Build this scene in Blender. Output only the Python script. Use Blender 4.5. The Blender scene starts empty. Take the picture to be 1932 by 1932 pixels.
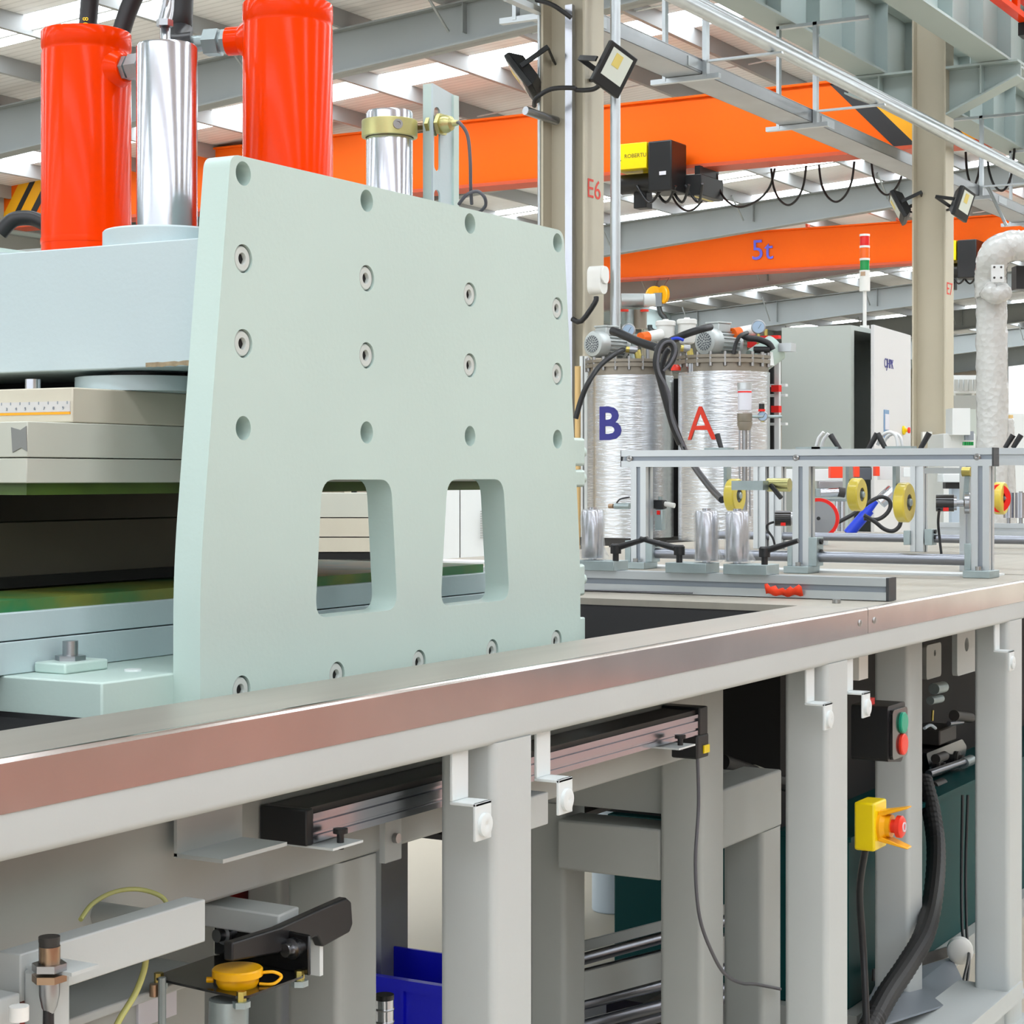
import bpy, math, random
from mathutils import Vector, Matrix
random.seed(7)
SC = bpy.context.scene
COL = SC.collection
# ------------------------------------------------------------------ camera (level, horizon slightly above the middle)
FPX, CX, HY, HC = 3618.0, 966.0, 899.0, 1.17
SN, CS = 0.5, math.sqrt(3) / 2
cd = bpy.data.cameras.new('camera'); cam = bpy.data.objects.new('camera', cd); COL.objects.link(cam)
cam.location = (0, 0, HC); cam.rotation_euler = (math.pi / 2, 0, -math.pi / 3)
cd.sensor_width = 36; cd.lens = FPX / 1932 * 36; cd.shift_y = -(966 - HY) / 1932
cd.clip_start = 0.05; cd.clip_end = 400
SC.camera = cam
# ------------------------------------------------------------------ sky, exposure
w = bpy.data.worlds.new('sky'); SC.world = w; w.use_nodes = True
bg = w.node_tree.nodes['Background']; bg.inputs[0].default_value = (0.93, 0.97, 1.0, 1); bg.inputs[1].default_value = 1.5
SKYLIGHT = 11.0
SC.view_settings.view_transform = 'Standard'; SC.view_settings.look = 'None'
SC.view_settings.exposure = -0.1; SC.view_settings.gamma = 1.0; SC.view_settings.use_curve_mapping = False
SC.cycles.max_bounces = 5; SC.cycles.diffuse_bounces = 3; SC.cycles.glossy_bounces = 3; SC.cycles.transmission_bounces = 4; SC.cycles.transparent_max_bounces = 6
SC.cycles.use_adaptive_sampling = True; SC.cycles.adaptive_threshold = 0.06; SC.cycles.use_light_tree = False
SC.cycles.sample_clamp_indirect = 6; SC.cycles.caustics_reflective = False; SC.cycles.caustics_refractive = False
try:
    SC.cycles.use_denoising = True
except Exception:
    pass
# ------------------------------------------------------------------ measuring: a photo pixel on a known plane gives a point
def ray(px):
    u = (px - CX) / FPX
    return CS + SN * u, SN - CS * u
def at(px, py, X=None, Y=None, Z=None, t=None):
    a, b = ray(px); v = (HY - py) / FPX
    if X is not None: t = X / a
    elif Y is not None: t = Y / b
    elif Z is not None: t = (Z - HC) / v
    return Vector((a * t, b * t, HC + v * t))
def V(*a): return Vector(a)
# ------------------------------------------------------------------ materials
MATS = {}
def lin(c):
    c = c / 255.0
    return c / 12.92 if c <= 0.04045 else ((c + 0.055) / 1.055) ** 2.4
def mat(name, rgb, rough=0.5, metal=0.0, bump=0.0, bscale=60.0, var=0.0, vscale=6.0, stretch=None, emit=0.0, alpha=1.0,
        trans=0.0, coat=0.0, vor=False, spec=0.5, rgb2=None, band=None):
    m = bpy.data.materials.new(name); m.use_nodes = True
    nt = m.node_tree; N = nt.nodes; L = nt.links; b = N['Principled BSDF']
    c = (lin(rgb[0]), lin(rgb[1]), lin(rgb[2]), 1)
    b.inputs['Base Color'].default_value = c
    b.inputs['Roughness'].default_value = rough; b.inputs['Metallic'].default_value = metal
    b.inputs['Specular IOR Level'].default_value = spec
    if coat: b.inputs['Coat Weight'].default_value = coat; b.inputs['Coat Roughness'].default_value = 0.08
    if trans: b.inputs['Transmission Weight'].default_value = trans
    if alpha < 1: b.inputs['Alpha'].default_value = alpha
    if emit: b.inputs['Emission Color'].default_value = c; b.inputs['Emission Strength'].default_value = emit
    if bump or var or rgb2:
        tc = N.new('ShaderNodeTexCoord'); mp = N.new('ShaderNodeMapping'); L.new(tc.outputs['Object'], mp.inputs[0])
        if stretch: mp.inputs['Scale'].default_value = stretch
        src = mp.outputs[0]
        if var or rgb2:
            n = N.new('ShaderNodeTexNoise'); n.inputs['Scale'].default_value = vscale; n.inputs['Detail'].default_value = 5
            L.new(src, n.inputs['Vector'])
            r = N.new('ShaderNodeValToRGB'); L.new(n.outputs['Fac'], r.inputs[0]); e = r.color_ramp.elements
            e[0].position = 0.35; e[1].position = 0.65
            if band: e[0].position, e[1].position = band
            k = 1 - var
            e[0].color = (c[0] * k, c[1] * k, c[2] * k, 1) if not rgb2 else (lin(rgb2[0]), lin(rgb2[1]), lin(rgb2[2]), 1)
            e[1].color = c
            L.new(r.outputs[0], b.inputs['Base Color'])
        if bump:
            if vor:
                n2 = N.new('ShaderNodeTexVoronoi'); n2.inputs['Scale'].default_value = bscale; o = n2.outputs['Distance']
            else:
                n2 = N.new('ShaderNodeTexNoise'); n2.inputs['Scale'].default_value = bscale; n2.inputs['Detail'].default_value = 3; o = n2.outputs['Fac']
            L.new(src, n2.inputs['Vector'])
            bp = N.new('ShaderNodeBump'); bp.inputs['Strength'].default_value = bump; bp.inputs['Distance'].default_value = 0.004
            L.new(o, bp.inputs['Height']); L.new(bp.outputs[0], b.inputs['Normal'])
    MATS[name] = m
    return m
mat('press_paint', (198, 219, 212), 0.42, bump=0.05, bscale=160, var=0.05, vscale=3)
mat('beam_paint', (198, 215, 219), 0.42, bump=0.05, bscale=160, var=0.04, vscale=4)
mat('platen_paint', (206, 208, 196), 0.5, var=0.06, vscale=8)
mat('cream_plate', (214, 208, 190), 0.5, var=0.08, vscale=7)
mat('rust', (176, 158, 128), 0.8, var=0.35, vscale=90)
mat('orange_paint', (252, 62, 0), 0.16, var=0.04, vscale=5, spec=0.13)
mat('crane_orange', (252, 104, 6), 0.55, var=0.03, vscale=0.6, spec=0.2)
mat('crane_edge', (205, 84, 50), 0.5)
mat('crane_yellow', (250, 176, 10), 0.5); mat('stripe_black', (38, 38, 40), 0.5)
mat('chrome', (205, 208, 216), 0.2, 1.0)
mat('steel', (170, 172, 176), 0.28, 1.0)
mat('bolt_paint', (204, 212, 208), 0.4, 0.1); mat('shaft_steel', (150, 153, 162), 0.3, 1.0); mat('bolt_steel', (165, 165, 165), 0.3, 1.0)
mat('zinc', (170, 184, 186), 0.42, 0.7, var=0.14, vscale=25)
mat('brass', (196, 180, 105), 0.32, 1.0); mat('gold_zinc', (205, 200, 140), 0.35, 0.9, var=0.2, vscale=18)
mat('stainless', (188, 182, 172), 0.42, 0.7, bump=0.03, bscale=120, stretch=(0.2, 8, 8), var=0.06, vscale=5)
mat('stainless_apron', (206, 198, 194), 0.13, 1.0, bump=0.05, bscale=5, var=0.1, vscale=9)
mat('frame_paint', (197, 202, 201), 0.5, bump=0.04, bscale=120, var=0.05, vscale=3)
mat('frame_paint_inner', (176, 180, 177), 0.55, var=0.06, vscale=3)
mat('white_tab', (226, 232, 232), 0.4)
mat('bellows_black', (9, 9, 11), 0.6, spec=0.2); mat('rubber', (20, 20, 22), 0.55, bump=0.03, bscale=200); mat('hose', (30, 31, 34), 0.4)
mat('black_plastic', (28, 29, 31), 0.4); mat('black_gloss', (20, 20, 22), 0.18, coat=0.5)
mat('black_dull', (16, 16, 17), 0.75)
mat('alu', (206, 211, 214), 0.34, 0.65); mat('alu_slot', (150, 158, 168), 0.42, 0.6)
mat('alu_mirror', (190, 192, 200), 0.2, 1.0)
mat('endcap', (58, 60, 62), 0.5)
mat('wheel_yellow', (230, 208, 80), 0.32, coat=0.3, var=0.1, vscale=20); 
mat('green_sheet', (76, 104, 32), 0.45, var=0.45, vscale=9); mat('green_bright', (40, 120, 70), 0.45, rgb2=(120, 126, 50), vscale=7, band=(0.42, 0.6))
mat('dark_mould', (92, 88, 76), 0.6, var=0.2, vscale=4)
mat('column_beige', (200, 192, 172), 0.5, var=0.06, vscale=1.2)
mat('steel_grey', (176, 190, 188), 0.5, var=0.05, vscale=0.8); mat('rafter_grey', (150, 155, 154), 0.55, var=0.04, vscale=0.5)
mat('purlin', (156, 158, 158), 0.5); mat('galv', (200, 206, 210), 0.32, 0.8, var=0.12, vscale=3)
mat('tray', (168, 171, 174), 0.28, 0.9, var=0.15, vscale=2)
mat('skylight', (240, 248, 255), 0.5, emit=SKYLIGHT)
mat('wall_sheet', (190, 180, 168), 0.6, var=0.06, vscale=0.5); mat('wall_grey', (172, 174, 170), 0.6)
mat('red_letter', (232, 60, 36), 0.5); mat('blue_letter', (52, 52, 140), 0.5); mat('crane_letter', (100, 100, 225), 0.5); mat('dark_letter', (90, 80, 40), 0.6)
mat('tank_foil', (228, 231, 236), 0.27, 0.85, bump=0.9, bscale=11, stretch=(1.2, 1.2, 7), var=0.08, vscale=5)
mat('tank_flange', (150, 142, 130), 0.42, 0.5); mat('motor_silver', (196, 202, 202), 0.4, 0.5)
mat('grille', (90, 96, 104), 0.5); mat('cabinet_grey', (196, 204, 198), 0.5); mat('cabinet_door', (222, 222, 222), 0.5)
mat('white_plastic', (240, 240, 236), 0.35); mat('white_paint', (232, 236, 236), 0.45)
mat('screen_blue', (120, 160, 200), 0.25); mat('light_face', (220, 225, 215), 0.2); mat('led_yellow', (225, 205, 120), 0.3)
mat('signal_red', (235, 30, 25), 0.25); mat('signal_orange', (255, 110, 20), 0.25); mat('signal_green', (20, 150, 75), 0.25)
mat('estop_yellow', (250, 220, 10), 0.3); mat('estop_amber', (250, 178, 10), 0.35); mat('cap_yellow', (252, 186, 0), 0.35)
mat('button_green', (20, 165, 130), 0.35); mat('button_red', (245, 60, 40), 0.35)
mat('blue_bin', (30, 36, 252), 0.4); mat('blue_part', (20, 60, 205), 0.35); mat('blue_pipe', (196, 210, 222), 0.4)
mat('teal_oil', (0, 66, 66), 0.5, spec=0.2); mat('dark_red', (130, 20, 10), 0.45); mat('red_paint', (240, 30, 20), 0.4)
mat('red_tape', (255, 70, 30), 0.5); mat('pump_dark', (52, 50, 48), 0.5)
mat('gauge_face', (170, 195, 220), 0.3); mat('wood_pole', (225, 190, 130), 0.6)
mat('film', (226, 230, 232), 0.2, 0.35, bump=0.6, bscale=40, var=0.1, vscale=30)
mat('bubble_wrap', (206, 207, 204), 0.15, bump=0.9, bscale=42, vor=True, var=0.1, vscale=14, coat=0.3)
mat('hose_clear', (196, 196, 120), 0.25); mat('cable_grey', (92, 92, 98), 0.5); mat('clear_hose', (225, 228, 228), 0.2)
mat('tape_grey', (140, 142, 140), 0.6); mat('ruler', (208, 206, 204), 0.4); mat('orange_line', (255, 170, 0), 0.4)
mat('wood_grain', (172, 166, 153), 0.5, var=0.1, vscale=3, stretch=(1, 12, 1))
mat('hook_dark', (60, 66, 66), 0.45); mat('label_white', (225, 225, 235), 0.4)
mat('copper_warm_nickel', (168, 142, 118), 0.28, 0.95)  # on the nickel switch the warm colour stands in for a reflection
# concrete, with hairline cracks and unseen floor tints added for the apron to reflect
mat('concrete', (212, 202, 184), 0.55, bump=0.05, bscale=30, var=0.08, vscale=0.8)
mat('reflect_terracotta', (172, 108, 88), 0.5, var=0.25, vscale=0.8, rgb2=(160, 128, 114), band=(0.4, 0.6))
mat('reflect_grey', (104, 104, 106), 0.5, var=0.1, vscale=0.8)
# roof lining: foil-faced blanket over a wire mesh
def roof_mat():
    m = mat('roof_foil', (240, 240, 240), 0.5, bump=0.25, bscale=3, var=0.08, vscale=1.5)
    nt = m.node_tree; N = nt.nodes; L = nt.links
    wv = N.new('ShaderNodeTexWave'); wv.bands_direction = 'X'; wv.inputs['Scale'].default_value = 2.2; wv.inputs['Distortion'].default_value = 0.6
    tc = [n for n in N if n.type == 'TEX_COORD'][0]; L.new(tc.outputs['Object'], wv.inputs[0])
    r = N.new('ShaderNodeValToRGB'); L.new(wv.outputs['Color'], r.inputs[0])
    r.color_ramp.elements[0].color = (0.72, 0.72, 0.72, 1); r.color_ramp.elements[1].color = (1, 1, 1, 1); r.color_ramp.elements[1].position = 0.25
    mx = N.new('ShaderNodeMix'); mx.data_type = 'RGBA'; mx.blend_type = 'MULTIPLY'; mx.inputs[0].default_value = 0.6
    b = N['Principled BSDF']; old = b.inputs['Base Color'].links[0].from_socket
    L.new(old, mx.inputs[6]); L.new(r.outputs[0], mx.inputs[7]); L.new(mx.outputs[2], b.inputs['Base Color'])
roof_mat()
# ------------------------------------------------------------------ mesh builder
def fill_holes(loops):
    import bmesh
    bm = bmesh.new(); idx = {}; k = 0
    for l in loops:
        vs = [bm.verts.new((p[0], p[1], 0)) for p in l]
        for i, v in enumerate(vs): idx[v] = k; k += 1
        for i in range(len(vs)): bm.edges.new((vs[i - 1], vs[i]))
    r = bmesh.ops.triangle_fill(bm, use_beauty=True, use_dissolve=False, edges=bm.edges[:], normal=(0, 0, 1))
    out = [tuple(idx[v] for v in f.verts) for f in r['geom'] if isinstance(f, bmesh.types.BMFace)]
    bm.free()
    return out
class MB:
    def __init__(s): s.v = []; s.f = []
    def add(s, vs, fs):
        o = len(s.v); s.v += [tuple(p) for p in vs]; s.f += [tuple(i + o for i in f) for f in fs]; return s
    def box(s, x0, x1, y0, y1, z0, z1):
        x0, x1 = sorted((x0, x1)); y0, y1 = sorted((y0, y1)); z0, z1 = sorted((z0, z1))
        return s.add([(x0, y0, z0), (x1, y0, z0), (x1, y1, z0), (x0, y1, z0), (x0, y0, z1), (x1, y0, z1), (x1, y1, z1), (x0, y1, z1)],
                     [(0, 3, 2, 1), (4, 5, 6, 7), (0, 1, 5, 4), (1, 2, 6, 5), (2, 3, 7, 6), (3, 0, 4, 7)])
    def obox(s, c, ax, hs):
        c = V(*c); A = [V(*a).normalized() * h for a, h in zip(ax, hs)]; vs = []
        for k in ((-1, -1, -1), (1, -1, -1), (1, 1, -1), (-1, 1, -1), (-1, -1, 1), (1, -1, 1), (1, 1, 1), (-1, 1, 1)):
            vs.append(c + A[0] * k[0] + A[1] * k[1] + A[2] * k[2])
        return s.add(vs, [(0, 3, 2, 1), (4, 5, 6, 7), (0, 1, 5, 4), (1, 2, 6, 5), (2, 3, 7, 6), (3, 0, 4, 7)])
    def bar(s, p, q, w_, h_, up=(0, 0, 1)):
        p = V(*p); q = V(*q); d = (q - p); L_ = d.length; d.normalize(); sd = d.cross(V(*up))
        if sd.length < 1e-5: sd = d.cross(V(1, 0, 0))
        sd.normalize(); u = sd.cross(d)
        return s.obox((p + q) / 2, (d, sd, u), (L_ / 2, w_ / 2, h_ / 2))
    def lathe(s, prof, c, axis=(0, 0, 1), n=28, start=0.0, ring=False):
        if ring: prof = list(prof) + [prof[0]]
        ax = V(*axis).normalized(); t = ax.cross(V(0, 0, 1))
        if t.length < 1e-4: t = V(1, 0, 0)
        t.normalize(); b = ax.cross(t); c = V(*c); vs = []; fs = []
        for (r, h) in prof:
            for i in range(n):
                a = 2 * math.pi * i / n + start
                vs.append(c + ax * h + (t * math.cos(a) + b * math.sin(a)) * r)
        m = len(prof)
        for j in range(m - 1):
            for i in range(n):
                k = (i + 1) % n
                fs.append((j * n + i, j * n + k, (j + 1) * n + k, (j + 1) * n + i))
        if ring: return s.add(vs, fs)
        if prof[0][0] > 1e-6: fs.append(tuple(reversed(range(n))))
        if prof[-1][0] > 1e-6: fs.append(tuple((m - 1) * n + i for i in range(n)))
        return s.add(vs, fs)
    def cyl(s, p, q, r, n=20, r2=None):
        p = V(*p); q = V(*q); d = q - p
        return s.lathe([(r, 0), (r if r2 is None else r2, d.length)], p, d, n)
    def hexn(s, p, q, r): return s.cyl(p, q, r, 6)
    def tube(s, pts, r, n=10, res=6, closed=False):
        P = [V(*p) for p in pts]
        if len(P) > 2 and res > 1:
            Q = []
            for i in range(len(P) - 1):
                p0 = P[max(i - 1, 0)]; p1 = P[i]; p2 = P[i + 1]; p3 = P[min(i + 2, len(P) - 1)]
                for k in range(res):
                    t = k / res
                    Q.append(0.5 * ((2 * p1) + (p2 - p0) * t + (2 * p0 - 5 * p1 + 4 * p2 - p3) * t * t + (3 * p1 - p0 - 3 * p2 + p3) * t ** 3))
            Q.append(P[-1]); P = Q
        vs = []; fs = []; prev = None
        for i, p in enumerate(P):
            d = (P[min(i + 1, len(P) - 1)] - P[max(i - 1, 0)]).normalized()
            if prev is None:
                a = d.cross(V(0, 0, 1))
                if a.length < 1e-3: a = d.cross(V(1, 0, 0))
            else:
                a = prev - d * prev.dot(d)
                if a.length < 1e-4: a = d.cross(V(0, 0, 1))
            a.normalize(); prev = a; b = d.cross(a)
            for k in range(n):
                t = 2 * math.pi * k / n
                vs.append(p + (a * math.cos(t) + b * math.sin(t)) * r)
        for i in range(len(P) - 1):
            for k in range(n):
                m = (k + 1) % n
                fs.append((i * n + k, i * n + m, (i + 1) * n + m, (i + 1) * n + k))
        fs.append(tuple(reversed(range(n)))); fs.append(tuple((len(P) - 1) * n + k for k in range(n)))
        return s.add(vs, fs)
    def prism(s, loops, plane, a, b, open_b=False):
        """loops[0] outer, others holes through; plane 'XZ' runs along Y, 'YZ' along X, 'XY' along Z"""
        def mk(p, h):
            return {'XZ': (p[0], h, p[1]), 'YZ': (h, p[0], p[1]), 'XY': (p[0], p[1], h)}[plane]
        flat = [p for l in loops for p in l]
        tris = fill_holes(loops)
        n = len(flat)
        vs = [mk(p, a) for p in flat] + [mk(p, b) for p in flat]; fs = []
        for t in tris:
            fs.append(tuple(t)); fs.append(tuple(i + n for i in reversed(t)))
        o = 0
        for l in loops:
            m = len(l)
            for i in range(m):
                j = (i + 1) % m
                fs.append((o + i, o + j, o + j + n, o + i + n))
            o += m
        return s.add(vs, fs)
    def mesh(s, name, smooth=38):
        me = bpy.data.meshes.new(name); me.from_pydata(s.v, [], s.f); me.validate()
        import bmesh
        bm = bmesh.new(); bm.from_mesh(me); bmesh.ops.recalc_face_normals(bm, faces=bm.faces); bm.to_mesh(me); bm.free()
        if smooth:
            me.shade_smooth(); me.set_sharp_from_angle(angle=math.radians(smooth))
        return me
    def build(s, name, m, parent=None, bev=0.0, smooth=38):
        n = len(s.v)
        lo = [min(p[i] for p in s.v) for i in range(3)]; hi = [max(p[i] for p in s.v) for i in range(3)]
        c = V((lo[0] + hi[0]) / 2, (lo[1] + hi[1]) / 2, lo[2])
        s.v = [(p[0] - c.x, p[1] - c.y, p[2] - c.z) for p in s.v]
        me = s.mesh(name, smooth); me.materials.append(MATS[m])
        o = bpy.data.objects.new(name, me); COL.objects.link(o)
        put(o, c, parent)
        if bev:
            md = o.modifiers.new('edge', 'BEVEL'); md.width = bev; md.segments = 2; md.limit_method = 'ANGLE'; md.angle_limit = math.radians(40)
        return o
WORLD = {}
def put(o, c, parent):
    """parents carry no rotation: a child's location is its world place minus its parent's"""
    WORLD[o.name] = V(*c)
    if parent is not None:
        o.parent = parent; o.location = V(*c) - WORLD[parent.name]
    else:
        o.location = c
def tag(o, label, cat, group=None, kind=None):
    o['label'] = label; o['category'] = cat
    if group: o['group'] = group
    if kind: o['kind'] = kind
    return o
def thing(name, label, cat, loc, group=None, kind=None):
    o = bpy.data.objects.new(name, None); o.empty_display_size = 0.1; COL.objects.link(o); put(o, loc, None)
    return tag(o, label, cat, group, kind)
def struct(name, loc=(0, 0, 0), label=None):
    o = bpy.data.objects.new(name, None); COL.objects.link(o); put(o, loc, None); o['kind'] = 'structure'
    if label: o['label'] = label
    return o
def copy_at(o, c, parent=None):
    q = o.copy(); COL.objects.link(q); q.parent = None; put(q, c, parent); return q
def copy_tree(o, d, parent=None):
    """copy a thing with its parts and sub-parts, moved by d"""
    kids = list(o.children); q = o.copy(); COL.objects.link(q); q.parent = None
    put(q, WORLD[o.name] + V(*d), parent)
    for k in kids: copy_tree(k, d, q)
    return q
def B(name, m, parent, *b, bev=0.0): return MB().box(*b).build(name, m, parent, bev)
def Cy(name, m, parent, p, q, r, n=20, r2=None, bev=0.0): return MB().cyl(p, q, r, n, r2).build(name, m, parent, bev)
def Tu(name, m, parent, pts, r, n=10, res=6): return MB().tube(pts, r, n, res).build(name, m, parent, smooth=60)
def rrect(x0, x1, z0, z1, r, n=6):
    pts = []
    for (cx, cz, a0) in ((x1 - r, z1 - r, 0), (x0 + r, z1 - r, 90), (x0 + r, z0 + r, 180), (x1 - r, z0 + r, 270)):
        for i in range(n + 1):
            a = math.radians(a0 + 90 * i / n); pts.append((cx + r * math.cos(a), cz + r * math.sin(a)))
    return pts
def rpoly(P, R, n=5):
    """round the corners of a polygon"""
    out = []
    for i, p in enumerate(P):
        p = Vector(p); a = Vector(P[i - 1]) - p; b = Vector(P[(i + 1) % len(P)]) - p
        r = R[i] if isinstance(R, (list, tuple)) else R
        if r <= 0: out.append(tuple(p)); continue
        a.normalize(); b.normalize(); s_ = p + a * r; e = p + b * r
        for k in range(n + 1):
            t = k / n
            out.append(tuple((1 - t) ** 2 * s_ + 2 * t * (1 - t) * p + t * t * e))
    return out
def circ(cx, cz, r, n=24): return [(cx + r * math.cos(2 * math.pi * i / n), cz + r * math.sin(2 * math.pi * i / n)) for i in range(n)]
def text_mesh(s, size, sub=0, fat=0.0):
    cu = bpy.data.curves.new('lettering', 'FONT'); cu.body = s; cu.size = size; cu.align_x = 'CENTER'; cu.align_y = 'CENTER'; cu.resolution_u = 3; cu.offset = fat
    o = bpy.data.objects.new('lettering', cu); COL.objects.link(o)
    bpy.context.view_layer.update(); dg = bpy.context.evaluated_depsgraph_get()
    me = bpy.data.meshes.new_from_object(o.evaluated_get(dg)); bpy.data.objects.remove(o)
    if sub:
        import bmesh
        bm = bmesh.new(); bm.from_mesh(me); bmesh.ops.triangulate(bm, faces=bm.faces)
        for _ in range(sub): bmesh.ops.subdivide_edges(bm, edges=[e for e in bm.edges if e.calc_length() > size * 0.12], cuts=1)
        bmesh.ops.triangulate(bm, faces=bm.faces); bm.to_mesh(me); bm.free()
    return me
def text_on(name, s, size, m, parent, c, right, up=(0, 0, 1), wx=1.0, bold=0.0):
    """flat lettering: centre c, reading along right"""
    me = text_mesh(s, size); c = V(*c); R = V(*right).normalized(); U = V(*up).normalized(); nrm = R.cross(U)
    for v in me.vertices:
        p = R * (v.co.x * wx) + U * v.co.y + nrm * 0.0; v.co = p
    me.materials.append(MATS[m]); o = bpy.data.objects.new(name, me); COL.objects.link(o); put(o, c, parent)
    md = o.modifiers.new('thick', 'SOLIDIFY'); md.thickness = 0.0008 + bold; md.offset = 1
    return o
# ================================================================== THE HALL
BAYS = [11.7 + 8 * k for k in range(-3, 9)]          # frames of the hall, E6 = 11.7, E7 = 19.7
YE, YF = 6.26, 25.2                                  # column row E and the far row
def roof_z(Y): return 7.5 - 0.071 * (Y - YE) if Y >= YE else 7.5 - 0.071 * (YE - Y)
XMIN, XMAX, YMIN = -12.3, 76.0, -13.0
fl = struct('floor', (32, 6, -0.2)); B('slab', 'concrete', fl, XMIN, XMAX + 6, YMIN, YF + 1, -0.2, 0)
for xa_, xb_, m_ in ((XMIN, 9.8, 'reflect_terracotta'), (9.8, 14.2, 'reflect_grey'), (14.2, 17.2, 'reflect_terracotta'), (17.2, 40, 'concrete')):  # coloured bays added out of view, mirrored in the stainless apron
    B('reflect_bay', m_, fl, xa_, xb_, -8.0, -0.6, 0, 0.003)
# ---- ceiling: lining panels, roof lights and purlins, each its own piece
ce = struct('ceiling', (32, 6, 7))
PS = 1.5
ys = [YE + PS * k for k in range(13)] + [YF + 0.5]
def slab_piece(name, m, x0, x1, y0, y1, th=0.06, dz=0.0):
    z0, z1 = roof_z(y0) + dz, roof_z(y1) + dz
    mb = MB(); mb.add([(x0, y0, z0), (x1, y0, z0), (x1, y1, z1), (x0, y1, z1), (x0, y0, z0 + th), (x1, y0, z0 + th), (x1, y1, z1 + th), (x0, y1, z1 + th)],
           [(0, 3, 2, 1), (4, 5, 6, 7), (0, 1, 5, 4), (1, 2, 6, 5), (2, 3, 7, 6), (3, 0, 4, 7)])
    o = mb.build(name, m, ce, smooth=0)
    if m == 'skylight':                              # only the lower, room-side face glows
        o.data.materials.append(MATS['white_paint'])
        for p in o.data.polygons: p.material_index = 0 if p.normal.z < -0.5 else 1
    return o
CELL, SKW = 5.45, 0.85                                # a strip of roof lights every 5.45 m along the hall
cells = [22.6 + CELL * k for k in range(-7, 10)]
protos = {}
for x0 in cells:
    for k in range(len(ys) - 1):
        y0, y1 = ys[k], ys[k + 1]
        strips = [('roof_light', 'skylight', x0, x0 + SKW), ('roof_panel', 'roof_foil', x0 + SKW, x0 + CELL)]
        if 33 < x0 < 34: strips = [strips[0], ('roof_panel', 'roof_foil', x0 + SKW, x0 + 2.6), ('roof_light', 'skylight', x0 + 2.6, x0 + 2.6 + SKW), ('roof_panel', 'roof_foil', x0 + 2.6 + SKW, x0 + CELL)]  # second strip of roof lights added to brighten the crane beyond
        for nm, m, xa, xb in strips:
            if k == 0 or (44 < x0 < 49) or (54 < x0 < 60): m = 'roof_foil'; nm = 'roof_panel'
            key = (k, round(xb - xa, 2), m)
            if key in protos:
                o, cx = protos[key]; copy_at(o, WORLD[o.name] + V((xa + xb) / 2 - cx, 0, 0), ce)
            else:
                o = slab_piece(nm, m, xa, xb, y0, y1); protos[key] = (o, (xa + xb) / 2)
for x0 in cells:                                     # the near aisle, over the press
    slab_piece('roof_light', 'skylight', x0, x0 + 0.9, YMIN, YE); slab_piece('roof_panel', 'roof_foil', x0 + 0.9, x0 + CELL, YMIN, YE)
pur = None
for y in ys[:-1]:
    z = roof_z(y)
    mb = MB(); mb.prism([[(y - 0.035, z), (y + 0.035, z), (y + 0.035, z - 0.02), (y - 0.015, z - 0.02), (y - 0.015, z - 0.2), (y + 0.035, z - 0.2), (y + 0.035, z - 0.22), (y - 0.035, z - 0.22)]], 'YZ', XMIN, XMAX)
    if pur is None: pur = mb.build('purlin', 'purlin', ce); py = y
    else: copy_at(pur, WORLD[pur.name] + V(0, y - py, z - roof_z(py)), ce)
for y in [YE - 2.5 * k for k in range(1, 8)]:
    copy_at(pur, WORLD[pur.name] + V(0, y - py, roof_z(y) - roof_z(py)), ce)
for x0 in BAYS[2:9]:
    for dx in (2.0, 5.6):
        p = [(x0 + dx, ys[0], roof_z(ys[0]) - 0.15), (x0 + dx, ys[-2], roof_z(ys[-2]) - 0.15)]
        Cy('tie_rod', 'white_paint', ce, p[0], p[1], 0.012, 6)
# ---- walls
wb = struct('wall_back', (32, YF + 0.4, 0)); B('sheet', 'wall_sheet', wb, XMIN, XMAX, YF + 0.4, YF + 0.5, 0, 3.6); B('upper_sheet', 'wall_grey', wb, XMIN, XMAX, YF + 0.4, YF + 0.5, 3.6, 6.4)
for z in (1.6, 3.0, 4.4, 5.6): B('girt', 'rafter_grey', wb, XMIN, XMAX, YF + 0.25, YF + 0.4, z, z + 0.12)
for x in BAYS[4:]: 
    for dx in (-0.7, 0.9): Cy('downpipe', 'stripe_black', wb, (x + dx, YF + 0.2, 0), (x + dx, YF + 0.2, 5.9), 0.11, 10)
wf = struct('wall_front', (32, YMIN, 0)); B('sheet', 'wall_sheet', wf, XMIN, XMAX, YMIN - 0.1, YMIN, 0, 6.2)
we = struct('wall_end', (XMAX, 10, 0))
B('sheet', 'wall_sheet', we, XMAX, XMAX + 0.1, YMIN, 12.5, 0, 7.6); B('sheet', 'wall_sheet', we, XMAX, XMAX + 0.1, 21.2, YF + 0.5, 0, 6.5); B('lintel', 'wall_grey', we, XMAX, XMAX + 0.1, 12.5, 21.2, 6.1, 7.2)
for y in (9.0, 12.5, 21.2): B('door_post', 'rafter_grey', we, XMAX - 0.2, XMAX, y - 0.15, y + 0.15, 0, 6.6)
for z in (2.4, 3.4): B('door_rail', 'rafter_grey', we, XMAX - 0.05, XMAX, 12.5, 21.2, z, z + 0.08)
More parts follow.
